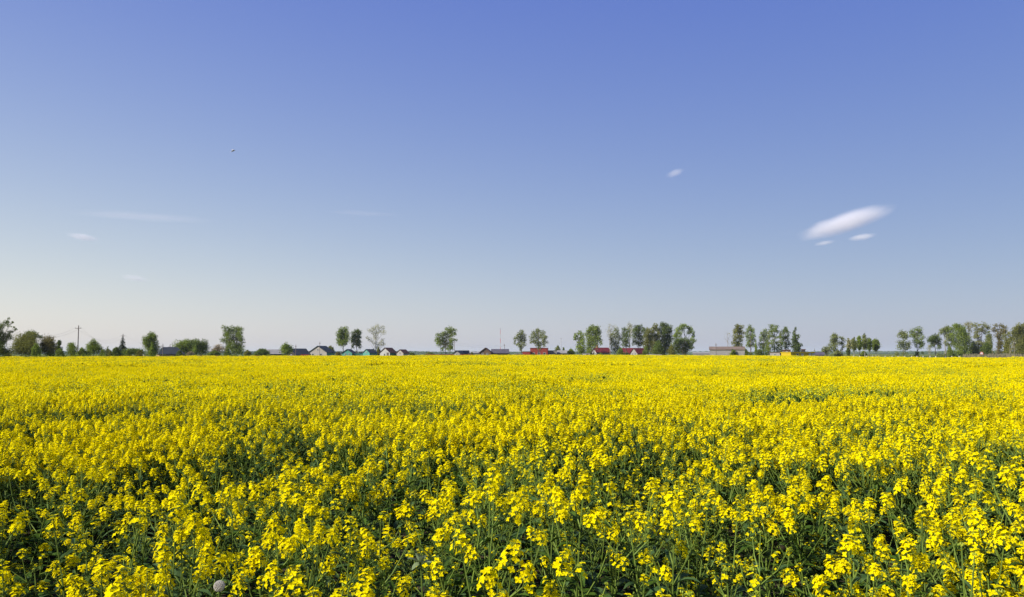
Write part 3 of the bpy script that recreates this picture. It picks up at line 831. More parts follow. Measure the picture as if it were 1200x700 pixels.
def gable_house(name, label, cx, Y, yaw, W, L, wh, rh, wall, roof, gwin=(), swin=(), lwin=(), chimney=None, over=.45, side_wall=None, z0=0.0,
                door=None, cat='house', hip=0.0, group=GH):
    base = P(cx, HOR, Y)
    base.z = z0
    az = math.atan2(base.x, base.y)
    root = thing(name, label, cat, base, R(yaw) - az, group)
    hw, hl = W / 2, L / 2
    wm_ = MB()
    A, B, C_, D = (-hw, -hl), (hw, -hl), (hw, hl), (-hw, hl)
    wm_.quad([(A[0], A[1], 0), (B[0], B[1], 0), (B[0], B[1], wh), (A[0], A[1], wh)])
    wm_.quad([(B[0], B[1], 0), (C_[0], C_[1], 0), (C_[0], C_[1], wh), (B[0], B[1], wh)], 1)
    wm_.quad([(C_[0], C_[1], 0), (D[0], D[1], 0), (D[0], D[1], wh), (C_[0], C_[1], wh)])
    wm_.quad([(D[0], D[1], 0), (A[0], A[1], 0), (A[0], A[1], wh), (D[0], D[1], wh)], 1)
    if hip <= 0:
        wm_.quad([(-hw, -hl, wh), (hw, -hl, wh), (0, -hl, wh + rh)])
        wm_.quad([(hw, hl, wh), (-hw, hl, wh), (0, hl, wh + rh)])
    wm_.build('wall', [M[wall], M[side_wall or wall]], root)
    rm = MB()
    k = rh / hw
    oz = over * k
    t = .16
    rl = hl + (over if hip <= 0 else over)
    rr = rl - hip
    for s in (-1, 1):
        p0 = Vector((0, -rr, wh + rh + .03))
        p1 = Vector((0, rr, wh + rh + .03))
        p2 = Vector((s * (hw + over), rl, wh - oz + .03))
        p3 = Vector((s * (hw + over), -rl, wh - oz + .03))
        up = Vector((0, 0, t))
        top = [p0 + up, p3 + up, p2 + up, p1 + up]
        bot = [p0, p1, p2, p3]
        if s > 0:
            rm.quad(top)
            rm.quad(bot)
        else:
            rm.quad(top[::-1])
            rm.quad(bot[::-1])
        rm.quad([p3, p2, p2 + up, p3 + up])
        rm.quad([p0, p3, p3 + up, p0 + up])
        rm.quad([p2, p1, p1 + up, p2 + up])
    if hip > 0:
        for s in (-1, 1):
            rm.quad([(0, s * rr, wh + rh + .03 + t), (hw + over, s * rl, wh - oz + .03 + t), (-hw - over, s * rl, wh - oz + .03 + t)])
    ro = rm.build('roof', M[roof], root)
    if chimney:
        cm = MB()
        cm.box((chimney[0], chimney[1], wh + rh + .2), (.6, .6, 1.9))
        cm.box((chimney[0], chimney[1], wh + rh + 1.2), (.75, .75, .16))
        cm.build('chimney', M['brick'], ro)
    for (u, z, w_, h_) in gwin:
        window_part(root, (u, -hl, z), (0, -1, 0), w_, h_)
    for (u, z, w_, h_) in swin:
        window_part(root, (hw, u, z), (1, 0, 0), w_, h_)
    for (u, z, w_, h_) in lwin:
        window_part(root, (-hw, u, z), (-1, 0, 0), w_, h_)
    if door:
        dm = MB()
        if door[0] == 'g':
            dm.box((door[1], -hl - .04, 1.05), (1.0, .08, 2.1))
        elif door[0] == 's':
            dm.box((hw + .04, door[1], 1.05), (.08, 1.0, 2.1))
        else:
            dm.box((-hw - .04, door[1], 1.05), (.08, 1.0, 2.1))
        d = dm.build('door', M['door'], root)
        hm = MB()
        if door[0] == 'g':
            hm.box((door[1] + .38, -hl - .11, 1.0), (.12, .06, .04))
        elif door[0] == 's':
            hm.box((hw + .11, door[1] + .38, 1.0), (.06, .12, .04))
        else:
            hm.box((-hw - .11, door[1] + .38, 1.0), (.06, .12, .04))
        hm.build('handle', M['wire'], d)
    return root


def flat_block(name, label, cx, Y, yaw, W, D, H, wall, roofmat='grey_roof', cat='building', wins=(), doors=(), group=GH, left_wall=None, doormat='white'):
    base = P(cx, HOR, Y)
    base.z = 0
    az = math.atan2(base.x, base.y)
    root = thing(name, label, cat, base, R(yaw) - az, group)
    b = MB()
    hw, hd = W / 2, D / 2
    b.quad([(-hw, -hd, 0), (hw, -hd, 0), (hw, -hd, H), (-hw, -hd, H)])
    b.quad([(hw, -hd, 0), (hw, hd, 0), (hw, hd, H), (hw, -hd, H)])
    b.quad([(hw, hd, 0), (-hw, hd, 0), (-hw, hd, H), (hw, hd, H)])
    b.quad([(-hw, hd, 0), (-hw, -hd, 0), (-hw, -hd, H), (-hw, hd, H)])
    b.build('wall', M[wall], root)
    r = MB()
    r.box((0, 0, H + .1), (W + .3, D + .3, .2))
    r.build('roof', M[roofmat], root)
    for (u, z, w_, h_) in wins:
        window_part(root, (u, -hd, z), (0, -1, 0), w_, h_)
    for (u, w_, h_) in doors:
        dm = MB()
        dm.box((u, -hd - .04, h_ / 2), (w_, .08, h_))
        d = dm.build('door', M[doormat], root)
        hm = MB()
        hm.box((u + w_ * .36, -hd - .11, h_ * .48), (.14, .06, .05))
        hm.build('handle', M['wire'], d)
    return root


def fence(name, label, px0, px1, Y, H, matname, step=2.5, z0=.08, group='fences along the far edge of the field'):
    a, b = P(px0, HOR, Y), P(px1, HOR, Y)
    a.z = b.z = 0
    d = b - a
    Lf = d.length
    root = thing(name, label, 'fence', a, math.atan2(d.y, d.x), group)
    p = MB()
    n = int(Lf / .14)
    rf = random.Random(int(px0))
    for k in range(n):
        p.box((k * .14 + .07, 0, z0 + H / 2), (.125, .025, H + rf.uniform(-.04, .04)))
    p.box((Lf / 2, .04, z0 + H * .25), (Lf, .05, .08))
    p.box((Lf / 2, .04, z0 + H * .8), (Lf, .05, .08))
    p.build('fence_panel', M[matname], root)
    k = 0.0
    while k <= Lf:
        q = MB()
        q.box((k, .115, H / 2), (.1, .1, H + .1))
        q.build('fence_post', M['wood'], root)
        k += step
    return root


# left: white shed wall, hipped house, barns
flat_block('garden_shed', 'low whitish shed wall at the foot of the columnar poplar', 173.5, 240, 10, 2.6, 2.5, 1.45, 'white_wall', cat='shed')
gable_house('hipped_house', 'house with a black hipped roof and tan wall between poplar and willow', 199, 260, -80, 5.6, 7.2, 1.6, 2.0, 'tan_wall', 'slate', over=.4, hip=1.8,
            lwin=((1.2, .9, .9, .9), (-1.4, .9, .9, .9)))
gable_house('grey_barn', 'barn with a long pale grey roof behind the rounded cone tree', 323, 330, -88, 6, 12, 1.6, 1.6, 'dark_wall', 'grey_roof', cat='barn', door=('l', 2))
gable_house('dark_cottage', 'low cottage under a dark roof left of the big white gabled house', 349.5, 320, -50, 5.5, 7.0, 1.3, 2.2, 'dark_wall', 'slate', gwin=((0, 1.0, .9, .8),))
gable_house('gabled_house', 'largest white gabled house with a dark slate roof', 377, 350, -27, 8.6, 7.6, 2.1, 2.75, 'cream_wall', 'slate', side_wall='teal_wall',
            gwin=((-2.2, 1.25, .9, 1.0), (1.6, 1.25, .9, 1.0), (.0, 3.3, .7, .7)), over=.35)
gable_house('turquoise_house', 'turquoise house with two dark windows under the left poplar', 409, 345, -18, 4.4, 5.4, 1.9, 1.5, 'teal_wall', 'slate',
            gwin=((-.7, 1.45, .7, .7), (1.0, 1.45, .7, .7)), side_wall='green_wall', over=.3)
fence('green_fence', 'dark green board fence between the two turquoise houses', 414.5, 421, 343, 1.6, 'green_wall')
flat_block('turquoise_shed', 'flat turquoise lean-to left of the turquoise gable', 424.5, 350, 0, 2.8, 3.0, 2.0, 'teal_wall', 'slate', cat='shed')
gable_house('turquoise_house', 'turquoise gable with a dark roof running right, beside the birch', 433.5, 345, -38, 3.6, 5.0, 2.0, 1.4, 'teal_wall', 'slate', over=.25, gwin=((0, 2.2, .6, .6),))
gable_house('white_house', 'white gabled house with red-brown roof right of the airy birch', 455, 340, -33, 4.9, 5.2, 2.1, 1.9, 'white_wall', 'brown_roof',
            gwin=((-.2, 1.2, .7, 1.1),), side_wall='green_wall', over=.3, door=('g', 1.4))
gable_house('white_house', 'smallest white gabled house with red-brown roof, nearest the far woods', 472, 340, -36, 3.5, 4.0, 1.9, 1.35, 'cream_wall', 'brown_roof', over=.25,
            gwin=((0, 1.9, .6, .7),))
# fences and middle
fence('board_fence', 'long red-brown fence under the two lobed tree', 499, 532, 345, 1.25, 'red_fence')
fence('board_fence', 'short red-brown fence right of the little grey gabled shed', 539.5, 554, 345, 1.3, 'red_fence')
fence('board_fence', 'low dark red fence in front of the blossoming trees', 230, 262, 250, 1.0, 'red_fence')
fence('board_fence', 'short red fence below the dense dark green round tree', 293.5, 303, 270, 1.0, 'red_fence')
fence('board_fence', 'dull red brick coloured fence between the low dark cottage and the big gabled house', 352.5, 362, 315, 1.25, 'red_wall')
fence('pale_fence', 'pale low fence below the dark grove', 757, 776, 345, 1.25, 'cream_wall')
gable_house('gabled_shed', 'little grey gabled shed with a dark roof beside the two lobed tree', 537.5, 350, -22, 3.0, 4.5, 1.7, 1.1, 'grey_wall', 'slate', gwin=((0, 1.4, .7, .7),), over=.3, cat='shed')
gable_house('long_shed', 'long dark roofed shed right of the little grey gabled shed', 541.5, 366, -85, 4, 5.5, 1.8, 1.1, 'brown_wall', 'slate', cat='shed')
gable_house('pale_barn', 'far pale barn roof left of the dark brown gabled house', 558, 560, -88, 9, 11, 1.9, .9, 'grey_wall', 'grey_roof', cat='barn')
gable_house('brown_house', 'dark brown gabled log house in the middle of the horizon', 569.5, 350, -6, 4.8, 6.5, 2.2, 1.8, 'brown_wall', 'brown_roof', over=.4,
            gwin=((-1.1, 1.5, .8, .8), (.9, 1.5, .8, .8)))
gable_house('purple_roofed_house', 'long house with a purple-grey roof and dark wall next to the log house', 586, 356, -88, 5.5, 7.2, 1.9, 1.6, 'brown_wall', 'purple_roof', over=.35,
            lwin=((-1.8, 1.3, .9, .8), (0.2, 1.3, .9, .8), (2.1, 1.3, .9, .8)))
flat_block('tan_shed', 'low tan wall left of the slim round crowned tree', 608, 352, 0, 3.4, 3, 1.45, 'tan_wall', 'grey_roof', cat='shed')
flat_block('red_building', 'boxy red brick building with a flat roof', 632, 390, -3, 8.4, 7, 4.2, 'red_wall', 'red_roof', wins=((-2.6, 1.6, 1.2, 1.1), (0, 1.6, 1.2, 1.1), (2.6, 1.6, 1.2, 1.1)))
flat_block('red_annex', 'low pale red annex left of the boxy red brick building', 617, 386, -3, 3.8, 5, 2.6, 'red_wall', 'grey_roof')
flat_block('grey_shed', 'flat grey shed right of the boxy red brick building', 647, 395, 0, 4.6, 5, 3.0, 'grey_wall', 'slate', cat='shed', wins=((-.8, 1.6, .9, .9), (1.0, 1.6, .9, .9)))
gable_house('grey_shed', 'grey gabled shed under the white mast', 658, 400, -85, 5, 5.2, 1.9, 1.2, 'grey_wall', 'grey_roof', cat='shed', lwin=((-1.2, 1.3, .9, .8), (1.2, 1.3, .9, .8)))
flat_block('white_shed', 'low white shed at the foot of the tall full ash', 687, 355, 0, 3.2, 3, 1.65, 'white_wall', 'grey_roof', cat='shed', doors=((.5, .9, 1.45),), doormat='door')
# white houses with red roofs
gable_house('red_roofed_house', 'white house with a red roof and brick chimney between ash and grey birch', 704.5, 382, -66, 5.6, 7.0, 2.2, 2.1, 'white_wall', 'red_roof', chimney=(0, -2), over=.4,
            lwin=((-2.6, 1.5, .9, 1.0), (-.6, 1.5, .9, 1.0), (1.6, 1.5, .9, 1.0)), gwin=((-1.2, 1.5, .9, 1.0), (1.3, 1.5, .9, 1.0)))
gable_house('red_roofed_house', 'long red roofed house half hidden by the grey-green birch', 736, 396, -86, 5.6, 8.0, 2.0, 2.2, 'cream_wall', 'red_roof', over=.4,
            lwin=((-2.4, 1.4, .9, 1.0), (0, 1.4, .9, 1.0), (2.4, 1.4, .9, 1.0)))
gable_house('red_roofed_house', 'red roofed house with a pale gable at the left of the dark grove', 748, 366, -42, 4.2, 5.8, 1.9, 2.1, 'grey_wall', 'red_roof', over=.4,
            gwin=((-.9, 1.5, .8, .9), (.9, 1.5, .8, .9)), swin=((-1.5, 1.5, .9, .9), (1.2, 1.5, .9, .9)))
# far right of centre
gable_house('far_greenhouse', 'far low greenhouse with pale roof right of the grove', 823, 620, -89, 8, 14, 1.6, 1.0, 'grey_wall', 'grey_roof', cat='greenhouse')
gable_house('pale_barn', 'long pale block barn with a brown roof and a pole in front', 852, 300, -88, 6, 12.4, 3.1, 1.0, 'grey_wall', 'rust_roof', over=.25, cat='barn',
            lwin=((-4, 2.2, .9, .7), (-1.2, 2.2, .9, .7), (1.6, 2.2, .9, .7), (4.4, 2.2, .9, .7)), door=('l', -2.6))
flat_block('yellow_building', 'long low bright yellow building with white doors', 935, 240, 41, 8.8, 4.2, 1.95, 'yellow_wall', 'yellow_wall',
           wins=((-2.0, 1.35, .7, .7),), doors=((2.6, .95, 1.8), (3.9, .95, 1.8), (-.2, .8, 1.75)))
gable_house('grey_shed', 'low grey roofed shed attached right of the yellow building', 958.5, 246, -86, 3, 3.3, 1.25, .7, 'grey_wall', 'purple_roof', cat='shed', over=.2)
flat_block('brown_hut', 'small brown hut showing above the yellow building', 922, 262, 0, 2.4, 2.5, 2.75, 'brown_wall', 'brown_roof', cat='hut', wins=((0, 2.1, .6, .5),))
flat_block('dark_hut', 'narrow dark hut above the right part of the yellow building', 941.5, 256, 0, 1.2, 1.4, 2.9, 'dark_wall', 'brown_roof', cat='hut', doors=((0, .7, 1.9),), doormat='door')
flat_block('white_shed', 'low white shed between the poplars and the yellow building', 908, 300, 0, 3.6, 3, 2.0, 'cream_wall', 'rust_roof', cat='shed', wins=((0, 1.3, .7, .6),))

# ------------------------------------------------------------------ poles, masts, wires
GP = 'utility poles of the village'


def pole(label, cx, top, Y, r=.13, arm=1.5, strut=None, matname='wood', H=None):
    base = P(cx, HOR, Y)
    base.z = 0
    H = H or P(cx, top, Y).z
    root = thing('utility_pole', label, 'utility pole', base, 0, GP)
    p = MB()
    p.tube([(0, 0, 0), (0, 0, H * .5), (0, 0, H)], [r, r * .85, r * .7], 8)
    p.build('pole', M[matname], root)
    if arm:
        a = MB()
        a.box((0, -.14, H - .75), (arm, .1, .12))
        ao = a.build('crossarm', M[matname], root)
        for s in (-1, 1):
            i = MB()
            i.tube([(s * arm * .45, -.14, H - .69), (s * arm * .45, -.14, H - .60), (s * arm * .45, -.14, H - .52)], [.04, .07, .035], 6)
            i.build('insulator', M['white'], ao)
    if strut:
        s = MB()
        s.tube([(strut, 0, 0), (strut * .08, 0, H * .82)], [r * .9, r * .7], 7)
        s.build('strut', M[matname], root)
    return base + Vector((0, 0, H)), arm


p0, a0 = pole('tall pole out in the crop, holding the wires at the frame edge', -66, 340, 92, H=9)
p1, a1 = pole('tallest bare utility pole with a short crossarm among the left bushes', 91, 381.5, 205, r=.15)
p2, a2 = pole('utility pole standing directly behind the spruce', 143.6, 391.5, 300, r=.13)
p3, a3 = pole('single pole left of the black hipped roof', 190.6, 403, 250, r=.12, arm=.9)
p4, a4 = pole('propped pole rising above the black hipped roof', 199, 404, 275, r=.13, arm=.9, strut=1.5)
pole('short pole in front of the low dark cottage', 346.5, 404, 310, r=.12, arm=.7)
pole('thin pole in front of the largest white gabled house', 374.6, 400.5, 335, r=.11, arm=.8)
p5, a5 = pole('thin pole right of the two lobed tree', 532.6, 400, 350, r=.11, arm=.9)
p6, a6 = pole('wooden pole above the long purple-grey roof', 591.2, 403, 375, r=.12, arm=.8)
p7, a7 = pole('bare pole standing in front of the long pale barn', 839.2, 402, 285, r=.12, arm=.8)
pole('thin short pole above the grey roofed shed', 954.5, 408.5, 290, r=.1, arm=.6)
pole('propped pale pole in front of the dense rounded tree', 1189, 399, 200, r=.13, arm=.6, strut=-1.9, matname='dry')
pole('shorter pale pole beside the propped pale pole', 1183.5, 404, 203, r=.10, arm=0, matname='dry')


def mast(label, cx, top, Y, r, bands):
    base = P(cx, HOR, Y)
    base.z = 0
    H = P(cx, top, Y).z
    root = thing('radio_mast', label, 'mast', base, 0, 'masts')
    n = bands
    for k in range(n):
        m_ = MB()
        z0_, z1_ = H * k / n, H * (k + 1) / n
        m_.tube([(0, 0, z0_), (0, 0, z1_ - .002)], [r * (1 - .5 * k / n), r * (1 - .5 * (k + 1) / n)], 6)
        m_.build('mast_section', M['red_paint'] if (k % 2 and n > 1) else M['white'], root)
    a = MB()
    a.tube([(0, 0, H), (0, 0, H + .9)], [.05, .03], 5)
    for z in (.25, .55):
        a.box((0, 0, H + z), (.7, .05, .05))
    a.build('antenna', M['wire'], root)


mast('tall thin red and white mast behind the long purple-grey roof', 586.4, 386.5, 470, .16, 6)
mast('thin white mast above the grey sheds near the red brick building', 657.6, 398, 410, .17, 1)

WN = [0]


def wire(label, a, b, sag, r=.018):
    base = a.copy()
    m_ = MB()
    pts = []
    for k in range(25):
        t = k / 24
        q = a.lerp(b, t)
        q.z -= sag * 4 * t * (1 - t)
        pts.append(q - base)
    m_.tube(pts, r, 4, cap=False)
    o = m_.build('overhead_wire', M['wire'])
    o.location = base
    tag(o, label, 'wire', 'overhead wires')


def armp(p, s, arm, dz=-.5):
    return p + Vector((s * arm * .45, -.14, dz))


wire('upper wire running from the frame edge down to the tallest pole', armp(p0, -1, a0), armp(p1, -1, a1), 3.4, .014)
wire('lower wire running from the frame edge down to the tallest pole', armp(p0, 1, a0, -.52) + Vector((0, 0, -1.2)), armp(p1, 1, a1), 3.2, .014)
wire('upper wire from the tallest pole towards the spruce', armp(p1, -1, a1), armp(p2, -1, a2), 2.6, .013)
wire('lower wire from the tallest pole towards the spruce', armp(p1, 1, a1), armp(p2, 1, a2), 3.4, .013)
wire('wire from behind the spruce to the pole by the hipped roof', armp(p2, 1, a2), armp(p3, 1, a3), 1.2, .012)
wire('upper wire crossing the gap left of the red and white mast', armp(p5, -1, a5), armp(p6, -1, a6), .8, .012)
wire('lower wire crossing the gap left of the red and white mast', armp(p5, 1, a5, -1.6), armp(p6, 1, a6, -1.0), .9, .012)

# white road posts ----------------------------------------------------------
GW = 'white posts along the road'
post0 = thing('roadside_post', 'short white marker post in the row beyond the yellow field edge', 'post', (0, 0, 0), 0, GW)
pm_ = MB()
pm_.tube([(0, 0, 0), (0, 0, 1.12), (0, 0, 1.22)], [.13, .12, .09], 8)
pb_ = pm_.build('post_body', M['white'], post0)
cm_ = MB()
cm_.tube([(0, 0, .92), (0, 0, 1.02)], [.126, .1245], 8, cap=False)
pc_ = cm_.build('post_band', M['dark_wall'], post0)
post_px = [999.5, 1006.5, 1014.5, 1021.5, 1028.8, 1036.5, 1044.5, 1051.2, 1059.3, 1067, 1073.6, 1080.6, 1088.6, 1095.5, 1114, 1123]
for i, px in enumerate(post_px):
    Y = 182 - (px - 999) * .17
    if i == 0:
        o = post0
    else:
        o = post0.copy()
        COL.objects.link(o)
        for ch in (pb_, pc_):
            c = ch.copy()
            COL.objects.link(c)
            c.parent = o
    o.location = ((px - 600) / FPX * Y, Y, 0)
    o.rotation_euler = (0, R((i * 37 % 5) - 2), 0)
tag(o, 'white marker post farthest along the row towards the propped pole')
# the dark road embankment seen as a thin line behind the posts
rb = MB()
n = 40
prev = None
for k in range(n + 1):
    px = 960 + (1300 - 960) * k / n
    Y = 196 - (px - 999) * .16
    x = (px - 600) / FPX * Y
    az = math.atan2(x, Y)
    ring_ = [(x, Y, 0), (x + 1 * math.sin(az), Y + 1 * math.cos(az), .62), (x + 8 * math.sin(az), Y + 8 * math.cos(az), .66), (x + 10 * math.sin(az), Y + 10 * math.cos(az), 0)]
    if prev:
        for j in range(3):
            rb.quad([prev[j], ring_[j], ring_[j + 1], prev[j + 1]], 1 if j == 1 else 0)
    prev = ring_
tag(rb.build('road', [mat('verge_grass', (.05, .07, .02), (.09, .10, .03), .4, .95), mat('asphalt', (.05, .05, .052), (.065, .065, .065), 1, .9)]), kind='structure')

# red and white round sign
Y = 240
b = P(1150.3, HOR, Y)
b.z = 0
rt = thing('road_sign', 'round white and red road sign in front of the dark thicket', 'sign', b, -math.atan2(b.x, b.y))
q = MB()
q.tube([(0, 0, 0), (0, 0, 1.55)], [.04, .04], 8)
q.build('sign_post', M['wire'], rt)
q = MB()
q.tube([(0, -.05, 1.75), (0, -.09, 1.75)], [.42, .42], 20)
q.build('sign_plate', M['white'], rt)
q = MB()
nseg = 20
for k in range(nseg):
    t0, t1 = TAU * k / nseg, TAU * (k + 1) / nseg
    q.quad([(.43 * math.cos(t0), -.095, 1.75 + .43 * math.sin(t0)), (.43 * math.cos(t1), -.095, 1.75 + .43 * math.sin(t1)),
            (.33 * math.cos(t1), -.095, 1.75 + .33 * math.sin(t1)), (.33 * math.cos(t0), -.095, 1.75 + .33 * math.sin(t0))])
q.build('sign_rim', M['red_paint'], rt)


# ------------------------------------------------------------------ rapeseed plants
def V3(rs, s=1.0):
    return Vector((rs.gauss(0, s), rs.gauss(0, s), rs.gauss(0, s)))


def flower(mb, c, axis, rs, size=.0105):
    """Four cupped petals."""
    axis = axis.normalized()
    u = axis.cross(Vector((0, 0, 1)) if abs(axis.z) < .9 else Vector((1, 0, 0))).normalized()
    w = axis.cross(u)
    a0 = rs.uniform(0, TAU)
    for k in range(4):
        a = a0 + k * TAU / 4
        d = u * math.cos(a) + w * math.sin(a)
        s = axis.cross(d)
        L_ = size * rs.uniform(.85, 1.15)
        mid = c + d * L_ * .6 + axis * size * .22
        tip = c + d * L_ * 1.12 + axis * size * rs.uniform(-.15, .30)
        mb.quad([c, mid + s * L_ * .46, tip, mid - s * L_ * .46], 0)


def raceme(rs, n_open, length, spread, nbud, npod, budonly=False):
    """Flower head along +Z with its tip near the origin's top; returns an MB (0 petal, 1 bud, 2 stem)."""
    mb = MB()
    mb.tube([(0, 0, -length * 1.1), (0, 0, 0)], [.0022, .0014], 4, 2, cap=False)
    for k in range(n_open):
        t = (k + .5) / n_open
        a = k * 2.4 + rs.uniform(-.3, .3)
        r = spread * (1.0 - .72 * t * t) * rs.uniform(.62, 1.15)
        z = -length * .85 + t * length * .82 + rs.uniform(-.006, .006)
        base = Vector((0, 0, z - .008))
        c = Vector((r * math.cos(a), r * math.sin(a), z + .004 + .010 * t))
        mb.tube([base, c], [.0008, .0006], 3, 2, cap=False)
        ax = (c - base).normalized() * 1.0 + Vector((0, 0, .15 + .7 * t)) + V3(rs, .36)
        flower(mb, c, ax, rs, size=.0114 * rs.uniform(.82, 1.12))
    for k in range(nbud):
        a = k * 2.4
        r = .0085 * math.sqrt((k + .5) / max(nbud, 1))
        c = Vector((r * math.cos(a), r * math.sin(a), .006 - r * .6 + rs.uniform(0, .004)))
        e = .0030 * rs.uniform(.8, 1.2)
        mb.tube([c - Vector((0, 0, e)), c, c + Vector((0, 0, e * 1.4))], [e * .4, e, e * .25], 4, 1)
    for k in range(npod):
        a = k * 2.4 + rs.uniform(-.3, .3)
        z = -length * (1.0 + .9 * rs.random())
        p = Vector((0, 0, z))
        d = Vector((math.cos(a), math.sin(a), rs.uniform(.5, 1.1))).normalized()
        mb.tube([p, p + d * .018, p + d * rs.uniform(.035, .06)], [.0007, .0013, .0006], 3, 2, cap=False)
    return mb


def leaf_blade(mb, base, d, L_, w, droop, rs, mi=0):
    d = d.normalized()
    s = d.cross(Vector((0, 0, 1)))
    if s.length < .05:
        s = Vector((1, 0, 0))
    s.normalize()
    n = 4
    prevl = None
    wob = rs.uniform(-.25, .25)
    for k in range(n + 1):
        t = k / n
        c = base + d * (L_ * t) + Vector((0, 0, L_ * (.22 * t - droop * t * t))) + s * (wob * L_ * t * t * .4)
        hw = w * .5 * (math.sin(math.pi * min(1, .12 + .88 * t)) ** .7) * (1 if k % 2 == 0 else 1.12)
        if k == n:
            hw = .002
        up = Vector((0, 0, hw * .45))
        cur = (c - s * hw + up, c, c + s * hw + up)
        if prevl:
            mb.quad([prevl[0], prevl[1], cur[1], cur[0]], mi)
            mb.quad([prevl[1], prevl[2], cur[2], cur[1]], mi)
        prevl = cur


def rot_to(axis):
    return axis.to_track_quat('Z', 'Y').to_matrix()


def plant_parts(seed, style):
    """(stem MB, foliage MB, [(raceme index, tip, axis, scale)])"""
    rs = random.Random(seed)
    st, fo, heads = MB(), MB(), []
    H = 1.0 * rs.uniform(.95, 1.05)
    lean = Vector((rs.uniform(-.07, .07), rs.uniform(-.07, .07), 0))
    def axis_at(t):
        return Vector((lean.x * t * t, lean.y * t * t, H * t)) + Vector((.008 * math.sin(9 * t + seed), .008 * math.cos(8 * t + seed), 0)) * t
    n = 9
    st.tube([axis_at(k / n) for k in range(n + 1)], [.0062 * (1 - .62 * k / n) for k in range(n + 1)], 5, 0, cap=False)
    tipax = (axis_at(1) - axis_at(.93)).normalized()
    heads.append((axis_at(1), tipax, 1.12))
    nb = {'full': 8, 'medium': 7, 'sparse': 5, 'green': 5}[style]
    for b in range(nb):
        t0 = .42 + .45 * (b + rs.random() * .6) / nb
        a = b * 2.4 + rs.uniform(-.4, .4)
        p = axis_at(t0)
        zt = H * (rs.uniform(.74, 1.0) if style != 'sparse' else rs.uniform(.64, .97))
        zt = max(zt, p.z + .12)
        out = (zt - p.z) * math.tan(R(rs.uniform(14, 30))) + .03
        tip = Vector((p.x + out * math.cos(a), p.y + out * math.sin(a), zt))
        mid = p.lerp(tip, .5) + Vector((math.cos(a), math.sin(a), -.4)) * .018
        st.tube([p, mid, tip], [.0036, .0029, .0019], 4, 0, cap=False)
        heads.append((tip, (tip - mid).normalized(), rs.uniform(.70, 1.05)))
        # clasping upper leaf below the branch
        leaf_blade(fo, p, Vector((math.cos(a), math.sin(a), .55)), rs.uniform(.07, .13), rs.uniform(.018, .034), rs.uniform(.25, .7), rs)
        if rs.random() < .6:
            leaf_blade(fo, mid, Vector((math.cos(a + 1), math.sin(a + 1), .6)), rs.uniform(.04, .075), rs.uniform(.012, .02), .4, rs)
    for k in range(12):
        t = .08 + .62 * k / 12
        a = k * 2.4 + rs.uniform(-.5, .5)
        leaf_blade(fo, axis_at(t), Vector((math.cos(a), math.sin(a), .35)), rs.uniform(.11, .20), rs.uniform(.030, .055), rs.uniform(.3, .9), rs)
    return st, fo, heads


STYLES = ['full', 'full', 'full', 'medium', 'medium', 'medium', 'sparse', 'sparse', 'green', 'green']
rsr = random.Random(21)
RAC = {}
RAC['full'] = [raceme(rsr, rsr.randint(24, 32), rsr.uniform(.055, .085), rsr.uniform(.028, .037), 9, 6) for _ in range(3)]
RAC['medium'] = [raceme(rsr, rsr.randint(16, 23), rsr.uniform(.048, .075), rsr.uniform(.025, .033), 9, 6) for _ in range(3)]
RAC['sparse'] = [raceme(rsr, rsr.randint(7, 12), rsr.uniform(.05, .08), rsr.uniform(.020, .027), 8, 8) for _ in range(3)]
RAC['green'] = [raceme(rsr, rsr.randint(1, 4), rsr.uniform(.04, .06), rsr.uniform(.016, .022), 12, 4) for _ in range(3)]
FMATS = [M['petal'], M['bud'], M['stem']]
RME = {k: [] for k in RAC}
for k in RAC:
    for i, r_ in enumerate(RAC[k]):
        o = r_.build('flower_head', FMATS, None, link=False)
        RME[k].append(o.data)
        bpy.data.objects.remove(o)


def plant_meshes(i):
    st, fo, heads = plant_parts(100 + i, STYLES[i])
    rs = random.Random(900 + i)
    out = []
    for (tip, ax, sc) in heads:
        out.append((rs.randrange(3), tip, ax, sc, rs.uniform(0, TAU)))
    return st, fo, out


def head_matrix(tip, ax, sc, spin):
    m3 = rot_to(ax) @ Matrix.Rotation(spin, 3, 'Z')
    m4 = m3.to_4x4()
    return Matrix.Translation(tip) @ m4 @ Matrix.Scale(sc, 4)


PLANT = []
proto_col = bpy.data.collections.new('rapeseed_prototypes')     # never linked to the scene
for i in range(10):
    st, fo, heads = plant_meshes(i)
    so_ = st.build('stem', M['stem'], None, link=False)
    fo_ = fo.build('foliage', M['leaf'] if i % 3 else M['glaucous'], None, link=False)
    PLANT.append((so_.data, fo_.data, heads))
    # the same plant as one joined mesh for the mass of the field
    J = MB()
    for src, off in ((st, 2), (fo, 3)):
        b0 = len(J.v)
        J.v.extend(src.v)
        J.f.extend([tuple(b0 + q for q in f) for f in src.f])
        J.m.extend([off] * len(src.f))
    for (ri, tip, ax, sc, spin) in heads:
        mtx = head_matrix(tip, ax, sc, spin)
        src = RAC[STYLES[i]][ri]
        b0 = len(J.v)
        J.v.extend([tuple(mtx @ Vector(p)) for p in src.v])
        J.f.extend([tuple(b0 + q for q in f) for f in src.f])
        J.m.extend(src.m)
    o = J.build('a_plant_%02d' % i, FMATS + [M['leaf'] if i % 3 else M['glaucous']], None, link=False)
    proto_col.objects.link(o)
    bpy.data.objects.remove(so_)
    bpy.data.objects.remove(fo_)


